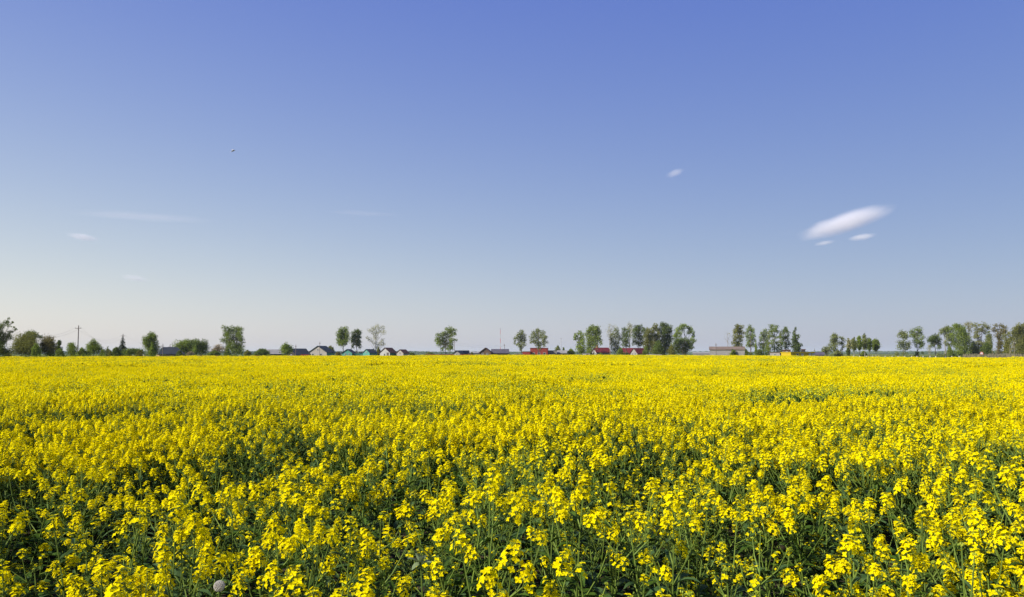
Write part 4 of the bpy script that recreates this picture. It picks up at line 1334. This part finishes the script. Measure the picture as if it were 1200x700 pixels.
def cheap_plant(mb, ox, oy, rs, style, sc, detail, zs=1.0):
    """A light plant for the middle and far field: same outline, fewer faces."""
    def q(center, size, nrm_bias, mi):
        u = V3(rs).normalized()
        w = u.cross(V3(rs)).normalized()
        mb.quad([center - u * size * .5, center + w * size * .42, center + u * size * .5, center - w * size * .42], mi)
    H = sc * zs
    nb = {'full': 7, 'medium': 6, 'sparse': 5, 'green': 4}[style]
    p_open = {'full': 1.0, 'medium': .8, 'sparse': .5, 'green': .12}[style]
    base = Vector((ox, oy, 0))
    for b in range(nb):
        a = b * 2.4 + rs.uniform(-.4, .4)
        rad = (0 if b == 0 else rs.uniform(.05, .17)) * sc
        z = H * (1.0 if b == 0 else rs.uniform(.80, .99))
        tip = base + Vector((rad * math.cos(a), rad * math.sin(a), z))
        if detail == 2:
            d = Vector((-math.sin(a), math.cos(a), 0)) * .003
            root_ = base + Vector((rad * .15 * math.cos(a), rad * .15 * math.sin(a), z * .45))
            mb.quad([root_ - d, root_ + d, tip + d * .6, tip - d * .6], 2)
            nq = int(17 * p_open) + 1
            for k in range(nq):
                off = Vector((rs.gauss(0, .020), rs.gauss(0, .020), -rs.uniform(-.005, .075)))
                q(tip + off, rs.uniform(.020, .030), 0, 0 if rs.random() < .85 * p_open + .12 else 1)
        else:
            nq = 6 if p_open > .6 else (4 if p_open > .3 else 2)
            for k in range(nq):
                off = Vector((rs.gauss(0, .024), rs.gauss(0, .024), -rs.uniform(-.01, .075)))
                q(tip + off, rs.uniform(.042, .062), 0, 0 if rs.random() < p_open else 1)
    if detail == 2:
        d = Vector((.005, 0, 0))
        mb.quad([base - d, base + d, base + d * .6 + Vector((0, 0, H * .9)), base - d * .6 + Vector((0, 0, H * .9))], 2)
        d = Vector((0, .005, 0))
        mb.quad([base - d, base + d, base + d * .6 + Vector((0, 0, H * .9)), base - d * .6 + Vector((0, 0, H * .9))], 2)
    for k in range(9 if detail == 2 else 4):
        a = rs.uniform(0, TAU)
        t = rs.uniform(.2, .85) if detail == 2 else rs.uniform(.55, .9)
        L_ = rs.uniform(.10, .2) * (1.25 - t) * 1.3
        c = base + Vector((math.cos(a) * L_ * .6, math.sin(a) * L_ * .6, H * t))
        q(c, L_ * (1.0 if detail == 2 else 1.3), 0, 3)


N_MED = 10
for i in range(N_MED):
    rs = random.Random(300 + i)
    mb = MB()
    cheap_plant(mb, 0, 0, rs, STYLES[i], 1.0, 2)
    o = mb.build('b_plant_%02d' % i, FMATS + [M['leaf'] if i % 3 else M['glaucous']], None, link=False)
    proto_col.objects.link(o)
# far patches 2 m x 2 m: 0-4 in full flower, 5-6 thin, 7 mostly leaves
PATCH = 2.0
FARMIX = [('full', 'full', 'medium', 'medium', 'sparse')] * 5 + [('medium', 'sparse', 'sparse', 'green')] * 2 + [('green', 'green', 'green', 'green', 'green', 'sparse')] * 1
for i, mix in enumerate(FARMIX):
    rs = random.Random(500 + i)
    mb = MB()
    n = 10
    for a in range(n):
        for b in range(n):
            x = (a + rs.random()) / n * PATCH - PATCH / 2
            y = (b + rs.random()) / n * PATCH - PATCH / 2
            hz = 1.0 + .14 * (float(vnoise(x + i * 17, y, .7)) - .5) * 2 + rs.uniform(-.06, .06)
            cheap_plant(mb, x, y, rs, rs.choice(mix), hz, 3)
    o = mb.build('c_patch_%02d' % i, FMATS + [M['leaf'] if i < 6 else M['glaucous']], None, link=False)
    proto_col.objects.link(o)

# places where the crop is thin and low: (photo pixel, distance, half width m, half depth m, depth of dip)
GAPS = []
for (px, Yd, hw, hd, dip) in [(60, 3.0, .22, .3, .8), (320, 3.1, .2, .3, .8), (100, 4.2, .3, .4, .8), (425, 3.3, .2, .3, .7), (35, 5.2, .35, .5, .7), (230, 5.2, .3, .4, .6), (1120, 3.6, .2, .3, .6), (625, 88, 7, 4.5, .8), (585, 96, 4, 3.5, .7), (845, 42, 2.2, 2.6, .8), (905, 38, 1.6, 1.6, .8), (940, 38, 1.4, 1.6, .7), (800, 44, 1.2, 1.5, .7),
                              (705, 46, 1.2, 1.2, .6), (620, 50, .9, 1.0, .6), (568, 34, .7, .9, .7), (755, 34, 1.0, 1.2, .7), (1100, 30, 1.2, 1.2, .6), (190, 60, 3, 3, .6), (155, 70, 3, 4, .5),
                              (1160, 45, 1.6, 2.0, .6), (990, 52, 1.5, 2, .6), (340, 26, .7, .6, .5), (60, 34, .9, 1.2, .5),
                              (25, 8.4, .7, .6, .8), (265, 6.2, .4, .5, .8), (330, 6.0, .35, .45, .6), (760, 9.5, .5, .5, .6), (660, 13, .5, .5, .6), (420, 4.7, .35, .5, .7), (520, 5.2, .3, .5, .6),
                              (480, 3.9, .25, .35, .6), (645, 3.5, .18, .25, .7), (945, 4.0, .3, .4, .8), (920, 3.3, .2, .3, .7), (870, 3.4, .2, .3, .7), (160, 4.3, .22, .3, .8), (275, 4.0, .25, .5, .8),
                              (700, 5.5, .3, .5, .5), (1010, 5.2, .3, .4, .5), (560, 7.5, .5, .5, .5), (120, 11, .8, .7, .5)]:
    GAPS.append(((px - 600) / FPX * Yd, Yd, hw, hd, dip))


def gap_at(x, y):
    g = np.zeros(np.shape(x))
    for (gx, gy, hw, hd, dip) in GAPS:
        r2 = ((x - gx) / hw) ** 2 + ((y - gy) / hd) ** 2
        g = np.maximum(g, dip * np.clip(1.5 - r2, 0, 1))
    return g


def height_at(x, y):
    h = .985 + .26 * (vnoise(x, y, 1.5) - .5) + .14 * (vnoise(x + 50, y + 9, .55) - .5) + .16 * (vnoise(x - 31, y + 70, 7) - .5)
    return h * (1 - np.interp(y, [12, 26], [.30, .04]) * gap_at(x, y))


rp = np.random.RandomState(42)


def jitter_grid(y0, y1, step, slope, margin):
    ys = np.arange(y0, y1, step)
    X, Yv = [], []
    for y in ys:
        half = slope * y + margin
        xs = np.arange(-half, half, step)
        X.append(xs)
        Yv.append(np.full(len(xs), y))
    X = np.concatenate(X)
    Yv = np.concatenate(Yv)
    X = X + rp.uniform(-.5, .5, len(X)) * step
    Yv = Yv + rp.uniform(-.5, .5, len(Yv)) * step
    return X, Yv


STYLE_IDX = {s: [i for i in range(10) if STYLES[i] == s] for s in ('full', 'medium', 'sparse', 'green')}


def choose(x, y):
    g = gap_at(x, y)
    n = vnoise(x + 13, y - 8, 1.1) * .6 + vnoise(x - 5, y + 3, 4.5) * .4
    out = np.zeros(len(x), int)
    for k in range(len(x)):
        r = rp.rand()
        if g[k] > .3 and r < g[k]:
            s = 'green' if rp.rand() < .6 else 'sparse'
        else:
            v = n[k] + .28 * (r - .5)
            sh = .05 * min(1.0, max(0.0, (13.0 - y[k]) / 6.0))
            s = 'full' if v > .49 + sh else 'medium' if v > .36 + sh else 'sparse' if v > .25 + sh else 'green'
        out[k] = STYLE_IDX[s][rp.randint(len(STYLE_IDX[s]))]
    return out


# --- near zone
NEAR_FAR = 14.0
nx, ny = jitter_grid(2.15, NEAR_FAR, .205, .68, 1.6)
# the line of sight to the dandelion clocks stays open
CLOCKS = [(257, 687, 2.75, .0188), (179.5, 707, 2.7, .019)]
keep = np.ones(len(nx), bool)
for (px, py, Yd, rad) in CLOCKS:
    kx = (px - 600) / FPX
    keep &= ~((ny < Yd + .05) & (np.abs(nx - kx * ny) < .18))
    ux, uy = nx - kx * Yd, ny - Yd
    al = ux * SUN_TO.x + uy * SUN_TO.y
    ac = np.abs(ux * -SUN_TO.y + uy * SUN_TO.x)
    keep &= ~((al > -.05) & (al < .42) & (ac < .13))
near_clock = ~keep
gg = gap_at(nx, ny)
keep &= ~(rp.rand(len(nx)) < gg * .55)
thin = vnoise(nx + 3, ny + 77, .8)
nearw = np.clip((12.5 - ny) / 6.0, 0, 1)
thin2 = vnoise(nx - 17, ny + 5, 1.9)
keep &= ~(((thin < .27 + .15 * nearw) | (thin2 < .20 + .12 * nearw)) & (rp.rand(len(nx)) < .45 + .25 * nearw))
low = ~keep & (rp.rand(len(nx)) < .62) & ~near_clock
keep |= low
low = low[keep]
nx, ny = nx[keep], ny[keep]
nh = height_at(nx, ny) * (1 + rp.uniform(-.09, .07, len(nx)))
# the closest strip is lower, so that the camera looks over it
nidx = choose(nx, ny)
nidx[low] = np.where(rp.rand(int(low.sum())) < .7, 8, 9) - np.where(rp.rand(int(low.sum())) < .25, 2, 0)
nh[low] *= rp.uniform(.58, .80, int(low.sum()))
inview = np.abs(nx) < .64 * ny + .12
# a plant shows only if its top comes above the lower edge of the picture
topv = (CZ - nh) / ny
inview &= topv < (700 - HOR) / FPX + .03
order = np.argsort(np.where(inview, ny, 1e6))

# plants that stand out in the photo: pixel of the top, distance, style, label
HEROES = [
    (222, 591, 3.15, 0, 'tall rapeseed plant with a broad bright flower head, just above the round dandelion clock'),
    (200, 606, 3.25, 3, 'rapeseed plant with ladder-like flower tiers leaning left of the tall one above the dandelion clock'),
    (137, 602, 3.3, 6, 'rapeseed plant with few loose flowers, alone against a dark gap near the left'),
    (372, 572, 3.6, 0, 'tallest bright rapeseed plant, left of the big pale leaf'),
    (345, 606, 3.2, 1, 'wide rapeseed plant with a domed flower head below the tallest bright one'),
    (413, 652, 2.9, 2, 'dense low rapeseed plant with a rounded head left of the big pale leaf'),
    (530, 688, 2.6, 1, 'rapeseed head just rising over the lower edge, right of the big pale leaf'),
    (668, 557, 3.7, 1, 'high rapeseed plant with a bright head right of the picture centre'),
    (632, 690, 2.5, 0, 'rapeseed head just rising over the lower edge, right of centre'),
    (661, 668, 2.75, 2, 'round bright rapeseed head near the lower edge beside a long bare stalk'),
    (790, 590, 3.4, 3, 'rapeseed plant with scattered heads left of a long leafy stalk'),
    (998, 612, 3.1, 0, 'leafy rapeseed plant with a wide yellow head, right of the dark gap'),
    (1066, 622, 3.1, 2, 'dense wide rapeseed plant right of the leafy one by the dark gap'),
    (1165, 612, 3.2, 4, 'rapeseed plant with stepped heads on a thick stalk near the right frame edge'),
]
GF = 'rapeseed plants at the front of the field'
PLABEL = {
    'full': 'front rapeseed plant with many full bright yellow flower heads',
    'medium': 'front rapeseed plant with middling yellow flower heads',
    'sparse': 'front rapeseed plant with few loose flowers and long green stalks',
    'green': 'front rapeseed plant still mostly in green bud',
}
PCACHE = {}


def copy_tree(root):
    r = root.copy()
    COL.objects.link(r)
    for ch in list(root.children):
        c = ch.copy()
        COL.objects.link(c)
        c.parent = r
    return r


def place_plant(i, x, y, h, rz, label, tilt=(0, 0), wide=1.0):
    if i not in PCACHE:
        r = thing('rapeseed_plant', label, 'plant', (0, 0, 0), 0, GF)
        st_me, fo_me, heads = PLANT[i]
        for nm, me in (('stem', st_me), ('foliage', fo_me)):
            o = bpy.data.objects.new(nm, me)
            COL.objects.link(o)
            o.parent = r
        for (ri, tip, ax, sc, spin) in heads:
            o = bpy.data.objects.new('flower_head', RME[STYLES[i]][ri])
            COL.objects.link(o)
            o.parent = r
            o.matrix_local = head_matrix(tip, ax, sc, spin)
        PCACHE[i] = r
    else:
        r = copy_tree(PCACHE[i])
    r.location = (x, y, 0)
    r.rotation_euler = (tilt[0], tilt[1], rz)
    r.scale = (wide, wide, h)
    r['label'] = label
    return r


for (px, py, Yd, i, lb) in HEROES:
    q = P(px, py, Yd)
    # the main stem of the prototype ends near its own axis
    place_plant(i, q.x, Yd, q.z * .985, rsr.uniform(0, TAU), lb, wide=1.05)
n_ind = 300 - len(HEROES)
# heroes keep a little room around them
hx = np.array([(h[0] - 600) / FPX * h[2] for h in HEROES])
hy = np.array([h[2] for h in HEROES])
done = 0
used = np.zeros(len(nx), bool)
for k in order:
    dmin = np.min(np.hypot(hx - nx[k], hy - ny[k]))
    # a plant standing right before a hero would hide it
    blk = False
    for (px, py, Yd, i_, lb) in HEROES:
        if ny[k] < Yd and abs(nx[k] - (px - 600) / FPX * ny[k]) < .13 and (HOR + FPX * (CZ - nh[k]) / ny[k]) < py + 60:
            blk = True
    if dmin < .09:
        used[k] = True
        continue
    if blk:
        nh[k] *= .82
    if done < n_ind and inview[k]:
        used[k] = True
        i = int(nidx[k])
        place_plant(i, nx[k], ny[k], float(nh[k]), float(rp.uniform(0, TAU)), PLABEL[STYLES[i]], (rp.normal() * .085, rp.normal() * .085), .95 + .2 * rp.rand())
        done += 1
rest = ~used
PTS, IDX, ROT, SCL = [], [], [], []


def add_points(x, y, idx, h, wide):
    n = len(x)
    PTS.append(np.stack([x, y, np.zeros(n)], 1))
    IDX.append(idx)
    ROT.append(np.stack([rp.normal(size=n) * .085, rp.normal(size=n) * .085, rp.uniform(0, TAU, n)], 1))
    SCL.append(np.stack([wide, wide, h], 1))


add_points(nx[rest], ny[rest], nidx[rest], nh[rest], .95 + .2 * rp.rand(rest.sum()))
# --- middle zone
MID_FAR = 46.0
mx_, my_ = jitter_grid(NEAR_FAR, MID_FAR, .205, .69, 2.5)
kp = rp.rand(len(mx_)) > gap_at(mx_, my_) * .4
kp &= ~((vnoise(mx_ + 3, my_ + 77, .9) < .24) & (rp.rand(len(mx_)) < .5))
mx_, my_ = mx_[kp], my_[kp]
add_points(mx_, my_, choose(mx_, my_) + 10, height_at(mx_, my_) * (1 + rp.uniform(-.08, .06, len(mx_))), .95 + .25 * rp.rand(len(mx_)))
# --- far zone
fx, fy = [], []
for y in np.arange(MID_FAR + 1, 345, PATCH * .97):
    half = .74 * y + 6
    for x in np.arange(-half, half, PATCH * .97):
        if y < field_far(x, y):
            fx.append(x + rp.uniform(-.15, .15))
            fy.append(y + rp.uniform(-.15, .15))
fx, fy = np.array(fx), np.array(fy)
fg = gap_at(fx, fy)
fn = vnoise(fx, fy, 9) * .6 + vnoise(fx + 40, fy, 3.2) * .4 + rp.uniform(-.08, .08, len(fx))
fi = np.where(fg > .35, 7, np.where(fn < .26, 7, np.where(fn < .38, 5 + rp.randint(0, 2, len(fx)), rp.randint(0, 5, len(fx)))))
fh = height_at(fx, fy) * np.where(fi == 7, .97, np.where(fi > 4, .93, 1.0)) * (1 + rp.uniform(-.04, .04, len(fx)))
n = len(fx)
PTS.append(np.stack([fx, fy, np.zeros(n)], 1))
IDX.append(fi + 20)
ROT.append(np.stack([np.zeros(n), np.zeros(n), rp.randint(0, 4, n) * (math.pi / 2) + rp.normal(size=n) * .05], 1))
SCL.append(np.stack([np.full(n, 1.03), np.full(n, 1.03), fh], 1))

PTS, IDX, ROT, SCL = (np.concatenate(a) for a in (PTS, IDX, ROT, SCL))
me = bpy.data.meshes.new('rapeseed_field')
me.vertices.add(len(PTS))
me.vertices.foreach_set('co', PTS.astype(np.float32).ravel())
at = me.attributes.new('pick', 'INT', 'POINT')
at.data.foreach_set('value', IDX.astype(np.int32))
at = me.attributes.new('turn', 'FLOAT_VECTOR', 'POINT')
at.data.foreach_set('vector', ROT.astype(np.float32).ravel())
at = me.attributes.new('size', 'FLOAT_VECTOR', 'POINT')
at.data.foreach_set('vector', SCL.astype(np.float32).ravel())
me.update()
field = bpy.data.objects.new('rapeseed_field', me)
COL.objects.link(field)
tag(field, 'mass of yellow flowering rapeseed filling the field behind the front plants', 'rapeseed crop', kind='stuff')
ng = bpy.data.node_groups.new('rapeseed_scatter', 'GeometryNodeTree')
ng.interface.new_socket('Geometry', in_out='INPUT', socket_type='NodeSocketGeometry')
ng.interface.new_socket('Geometry', in_out='OUTPUT', socket_type='NodeSocketGeometry')
gi = ng.nodes.new('NodeGroupInput')
go = ng.nodes.new('NodeGroupOutput')
ci = ng.nodes.new('GeometryNodeCollectionInfo')
ci.inputs['Collection'].default_value = proto_col
ci.inputs['Separate Children'].default_value = True
ci.inputs['Reset Children'].default_value = True
ip = ng.nodes.new('GeometryNodeInstanceOnPoints')
ip.inputs['Pick Instance'].default_value = True


def named(nm, ty):
    nd = ng.nodes.new('GeometryNodeInputNamedAttribute')
    nd.data_type = ty
    nd.inputs['Name'].default_value = nm
    return nd.outputs['Attribute']


mp = ng.nodes.new('GeometryNodeMeshToPoints')
ng.links.new(gi.outputs[0], mp.inputs['Mesh'])
ng.links.new(mp.outputs[0], ip.inputs['Points'])
ng.links.new(ci.outputs[0], ip.inputs['Instance'])
ng.links.new(named('pick', 'INT'), ip.inputs['Instance Index'])
ng.links.new(named('turn', 'FLOAT_VECTOR'), ip.inputs['Rotation'])
ng.links.new(named('size', 'FLOAT_VECTOR'), ip.inputs['Scale'])
ng.links.new(ip.outputs[0], go.inputs[0])
md = field.modifiers.new('scatter', 'NODES')
md.node_group = ng
print('FIELD points', len(PTS), 'near rest', int(rest.sum()), 'individual', done, 'far', n)


# ------------------------------------------------------------------ dandelion clocks
def dandelion(label, px, py, Yd, rad, seed):
    q = P(px, py, Yd)
    rs = random.Random(seed)
    root = thing('dandelion', label, 'dandelion', (q.x, Yd, 0), 0, 'dandelion clocks')
    s = MB()
    s.tube([(0, 0, 0), (.008, 0, q.z * .5), (0, 0, q.z)], [.0035, .003, .0025], 6)
    s.build('stalk', M['stem'], root)
    h = MB()
    nn = 110
    for k in range(nn):
        z = 1 - 2 * (k + .5) / nn
        if z < -.88:
            continue
        r_ = math.sqrt(1 - z * z)
        d = Vector((r_ * math.cos(k * 2.39996), r_ * math.sin(k * 2.39996), z))
        c = Vector((0, 0, q.z))
        e = c + d * rad * .72
        h.tube([c + d * rad * .15, e], [.0004, .0003], 3, 0, cap=False)
        u = d.cross(Vector((.3, .5, .8))).normalized()
        w = d.cross(u)
        for j in range(7):
            a = TAU * j / 7 + rs.random()
            t = e + (u * math.cos(a) + w * math.sin(a)) * rad * .26 + d * rad * .24
            sd_ = (u * -math.sin(a) + w * math.cos(a)) * .0007
            h.quad([e - sd_ * .5, e + sd_ * .5, t + sd_, t - sd_])
    hd = h.build('seed_head', mat('dandelion_down', (.66, .62, .54), None, 1, .8, .5), root)
    c = MB()
    c.tube([(0, 0, q.z - rad * .16), (0, 0, q.z - rad * .08), (0, 0, q.z + rad * .08), (0, 0, q.z + rad * .15)], [rad * .08, rad * .18, rad * .17, rad * .06], 8)
    c.build('seed_core', mat('dandelion_seed', (.16, .12, .07), None, 1, .8), hd)


dandelion('round white dandelion clock among the front plants', *CLOCKS[0], 1)
dandelion('dandelion clock half cut by the lower picture edge', *CLOCKS[1], 2)

# the big pale leaf of a single plant
q = P(486, 652, 3.0)
rt = thing('broad_leaf_weed', 'pale lobed leaves turned to the light among the front rapeseed plants', 'weed', (q.x + .02, 3.03, 0))
s = MB()
s.tube([(0, 0, 0), (.02, 0, q.z * .6), (0, -.01, q.z - .03)], [.005, .004, .0025], 5)
s.build('stalk', M['stem'], rt)
lf = MB()
rl = random.Random(4)
for dx_, dz_, ll_ in ((-.9, .5, .060), (-.3, .9, .055), (.5, .8, .050), (.9, .2, .045), (-.6, -.3, .045)):
    leaf_blade(lf, Vector((0, -.012, q.z - .03)), Vector((dx_, -.55, dz_)), ll_, .026, .25, rl)
lf.build('leaf', mat('pale_underleaf', (.32, .38, .20), (.22, .28, .13), 40, .6, .3), rt)

# ------------------------------------------------------------------ bird
Y = 62
q = P(273, 177, Y)
bm_ = MB()
body = [(-.20, .006), (-.16, .03), (-.05, .05), (.05, .052), (.13, .035), (.17, .034), (.20, .022), (.235, .004)]
bm_.tube([(x, 0, 0) for x, r in body], [r for x, r in body], 8)
for s in (-1, 1):
    prev = None
    for (t, ch, sw, up) in ((0, .13, .0, .02), (.35, .12, .03, .07), (.7, .09, -.02, .10), (1.0, .02, -.10, .10)):
        c = Vector((sw, s * (.03 + .28 * t), up))
        row = [c + Vector((ch * .6, 0, .004)), c + Vector((-ch * .6, 0, 0)), c + Vector((-ch * .6, 0, -.006)), c + Vector((ch * .6, 0, -.012))]
        if prev:
            for j in range(4):
                bm_.quad([prev[j], row[j], row[(j + 1) % 4], prev[(j + 1) % 4]])
        prev = row
    bm_.quad(prev)
bm_.quad([(-.15, -.02, 0), (-.15, .02, 0), (-.30, .05, .005), (-.30, -.05, .005)])
bd = bm_.build('bird', mat('bird_feathers', (.36, .37, .41), (.30, .31, .34), 8, .8))
bd.location = q
bd.scale = (.85, .85, .85)
bd.rotation_euler = (R(25), R(-24), R(15))
tag(bd, 'small grey bird gliding alone in the blue sky', 'bird')


# ------------------------------------------------------------------ clouds
def cloud(label, cx, cy_, w, h, tilt, dens, seed, Y=7000.0, depth=.5, noise=.5, taper=0.0):
    c = P(cx, cy_, Y)
    W, Hh = w * pxm(Y), h * pxm(Y)
    D = W * depth
    mb = MB()
    nu, nv = 28, 14
    for i in range(nv + 1):
        ph = math.pi * i / nv
        for j in range(nu):
            th = TAU * j / nu
            mb.v.append((math.sin(ph) * math.cos(th), math.sin(ph) * math.sin(th), math.cos(ph)))
    for i in range(nv):
        for j in range(nu):
            a, b_ = i * nu + j, i * nu + (j + 1) % nu
            mb.f.append((a, a + nu, b_ + nu, b_))
            mb.m.append(0)
    m = bpy.data.materials.new('cloud_vapour')
    m.use_nodes = True
    nt = m.node_tree
    nt.nodes.clear()
    out = nt.nodes.new('ShaderNodeOutputMaterial')
    pv = nt.nodes.new('ShaderNodeVolumePrincipled')
    pv.inputs['Color'].default_value = (1, .985, .985, 1)
    pv.inputs['Anisotropy'].default_value = .0
    tc = nt.nodes.new('ShaderNodeTexCoord')
    ln = nt.nodes.new('ShaderNodeVectorMath')
    ln.operation = 'LENGTH'
    mp_ = nt.nodes.new('ShaderNodeMapping')
    mp_.inputs['Location'].default_value = (seed * 3.1, seed * 1.7, 0)
    mp_.inputs['Scale'].default_value = (2.2, 2.2, 1.0)
    nz = nt.nodes.new('ShaderNodeTexNoise')
    nz.inputs['Scale'].default_value = 1.3
    nz.inputs['Detail'].default_value = 4
    nt.links.new(tc.outputs['Object'], ln.inputs[0])
    nt.links.new(tc.outputs['Object'], mp_.inputs[0])
    nt.links.new(mp_.outputs[0], nz.inputs['Vector'])
    # density = smooth falloff to the rim, broken up by the noise
    ad = nt.nodes.new('ShaderNodeMath')
    ad.operation = 'MULTIPLY_ADD'
    ad.inputs[1].default_value = noise
    ad.inputs[2].default_value = -noise * .5
    nt.links.new(nz.outputs['Fac'], ad.inputs[0])
    sm_ = nt.nodes.new('ShaderNodeMath')
    sm_.operation = 'ADD'
    nt.links.new(ln.outputs['Value'], sm_.inputs[0])
    nt.links.new(ad.outputs[0], sm_.inputs[1])
    mr = nt.nodes.new('ShaderNodeMapRange')
    mr.interpolation_type = 'SMOOTHSTEP'
    mr.inputs['From Min'].default_value = .92
    mr.inputs['From Max'].default_value = .15
    mr.inputs['To Min'].default_value = 0
    mr.inputs['To Max'].default_value = dens
    nt.links.new(sm_.outputs[0], mr.inputs['Value'])
    nt.links.new(mr.outputs[0], pv.inputs['Density'])
    nt.links.new(pv.outputs[0], out.inputs['Volume'])
    if taper:
        for k, p in enumerate(mb.v):
            s = 1 + taper * p[0]
            mb.v[k] = (p[0], p[1] * s, p[2] * s + .12 * (1 - p[0] ** 2))
    o = mb.build('cloud', m)
    o.location = c
    o.rotation_euler = (0, R(-tilt), -math.atan2(c.x, c.y))
    o.scale = (W / 2, D / 2, Hh / 2)
    tag(o, label, 'cloud', 'small clouds in the blue sky')
    return o


cloud('large lens shaped white cloud, biggest in the sky', 991, 261, 134, 29, 15.5, .0080, 1, taper=.2)
cloud('small white cloudlet just under the right half of the large lens cloud', 1010, 278, 38, 10, 7, .017, 2, Y=5600.0)
cloud('thin faint cloudlet under the left half of the large lens cloud', 966, 285, 30, 7, 8, .013, 3, Y=5600.0)
cloud('tiny wispy cloud high above and left of the large lens cloud', 791, 203, 28, 12, 18, .009, 4)
cloud('small pale cloud low in the left sky beneath the long streak', 97, 278, 44, 11, -7, .010, 5)
cloud('faintest small cloud over the columnar poplar', 158, 326, 40, 11, -8, .006, 6)
cloud('long thin pale streak of cloud in the left sky', 165, 254, 210, 13, 0, .0012, 7, depth=.25, noise=.8)
cloud('faint thin streak of cloud left of the sky centre', 425, 250, 110, 8, -1, .0010, 8, depth=.25, noise=.8)

# ------------------------------------------------------------------ haze
hz = MB()
hz.box((0, 0, 16.0), (2 * GR + 400, 2 * GR + 400, 34.0))
hm_ = bpy.data.materials.new('haze_air')
hm_.use_nodes = True
nt = hm_.node_tree
nt.nodes.clear()
out = nt.nodes.new('ShaderNodeOutputMaterial')
pv = nt.nodes.new('ShaderNodeVolumePrincipled')
pv.inputs['Color'].default_value = (.80, .90, 1.0, 1)
pv.inputs['Density'].default_value = .00007
nt.links.new(pv.outputs[0], out.inputs['Volume'])
ho = hz.build('haze', hm_)
tag(ho, kind='stuff')
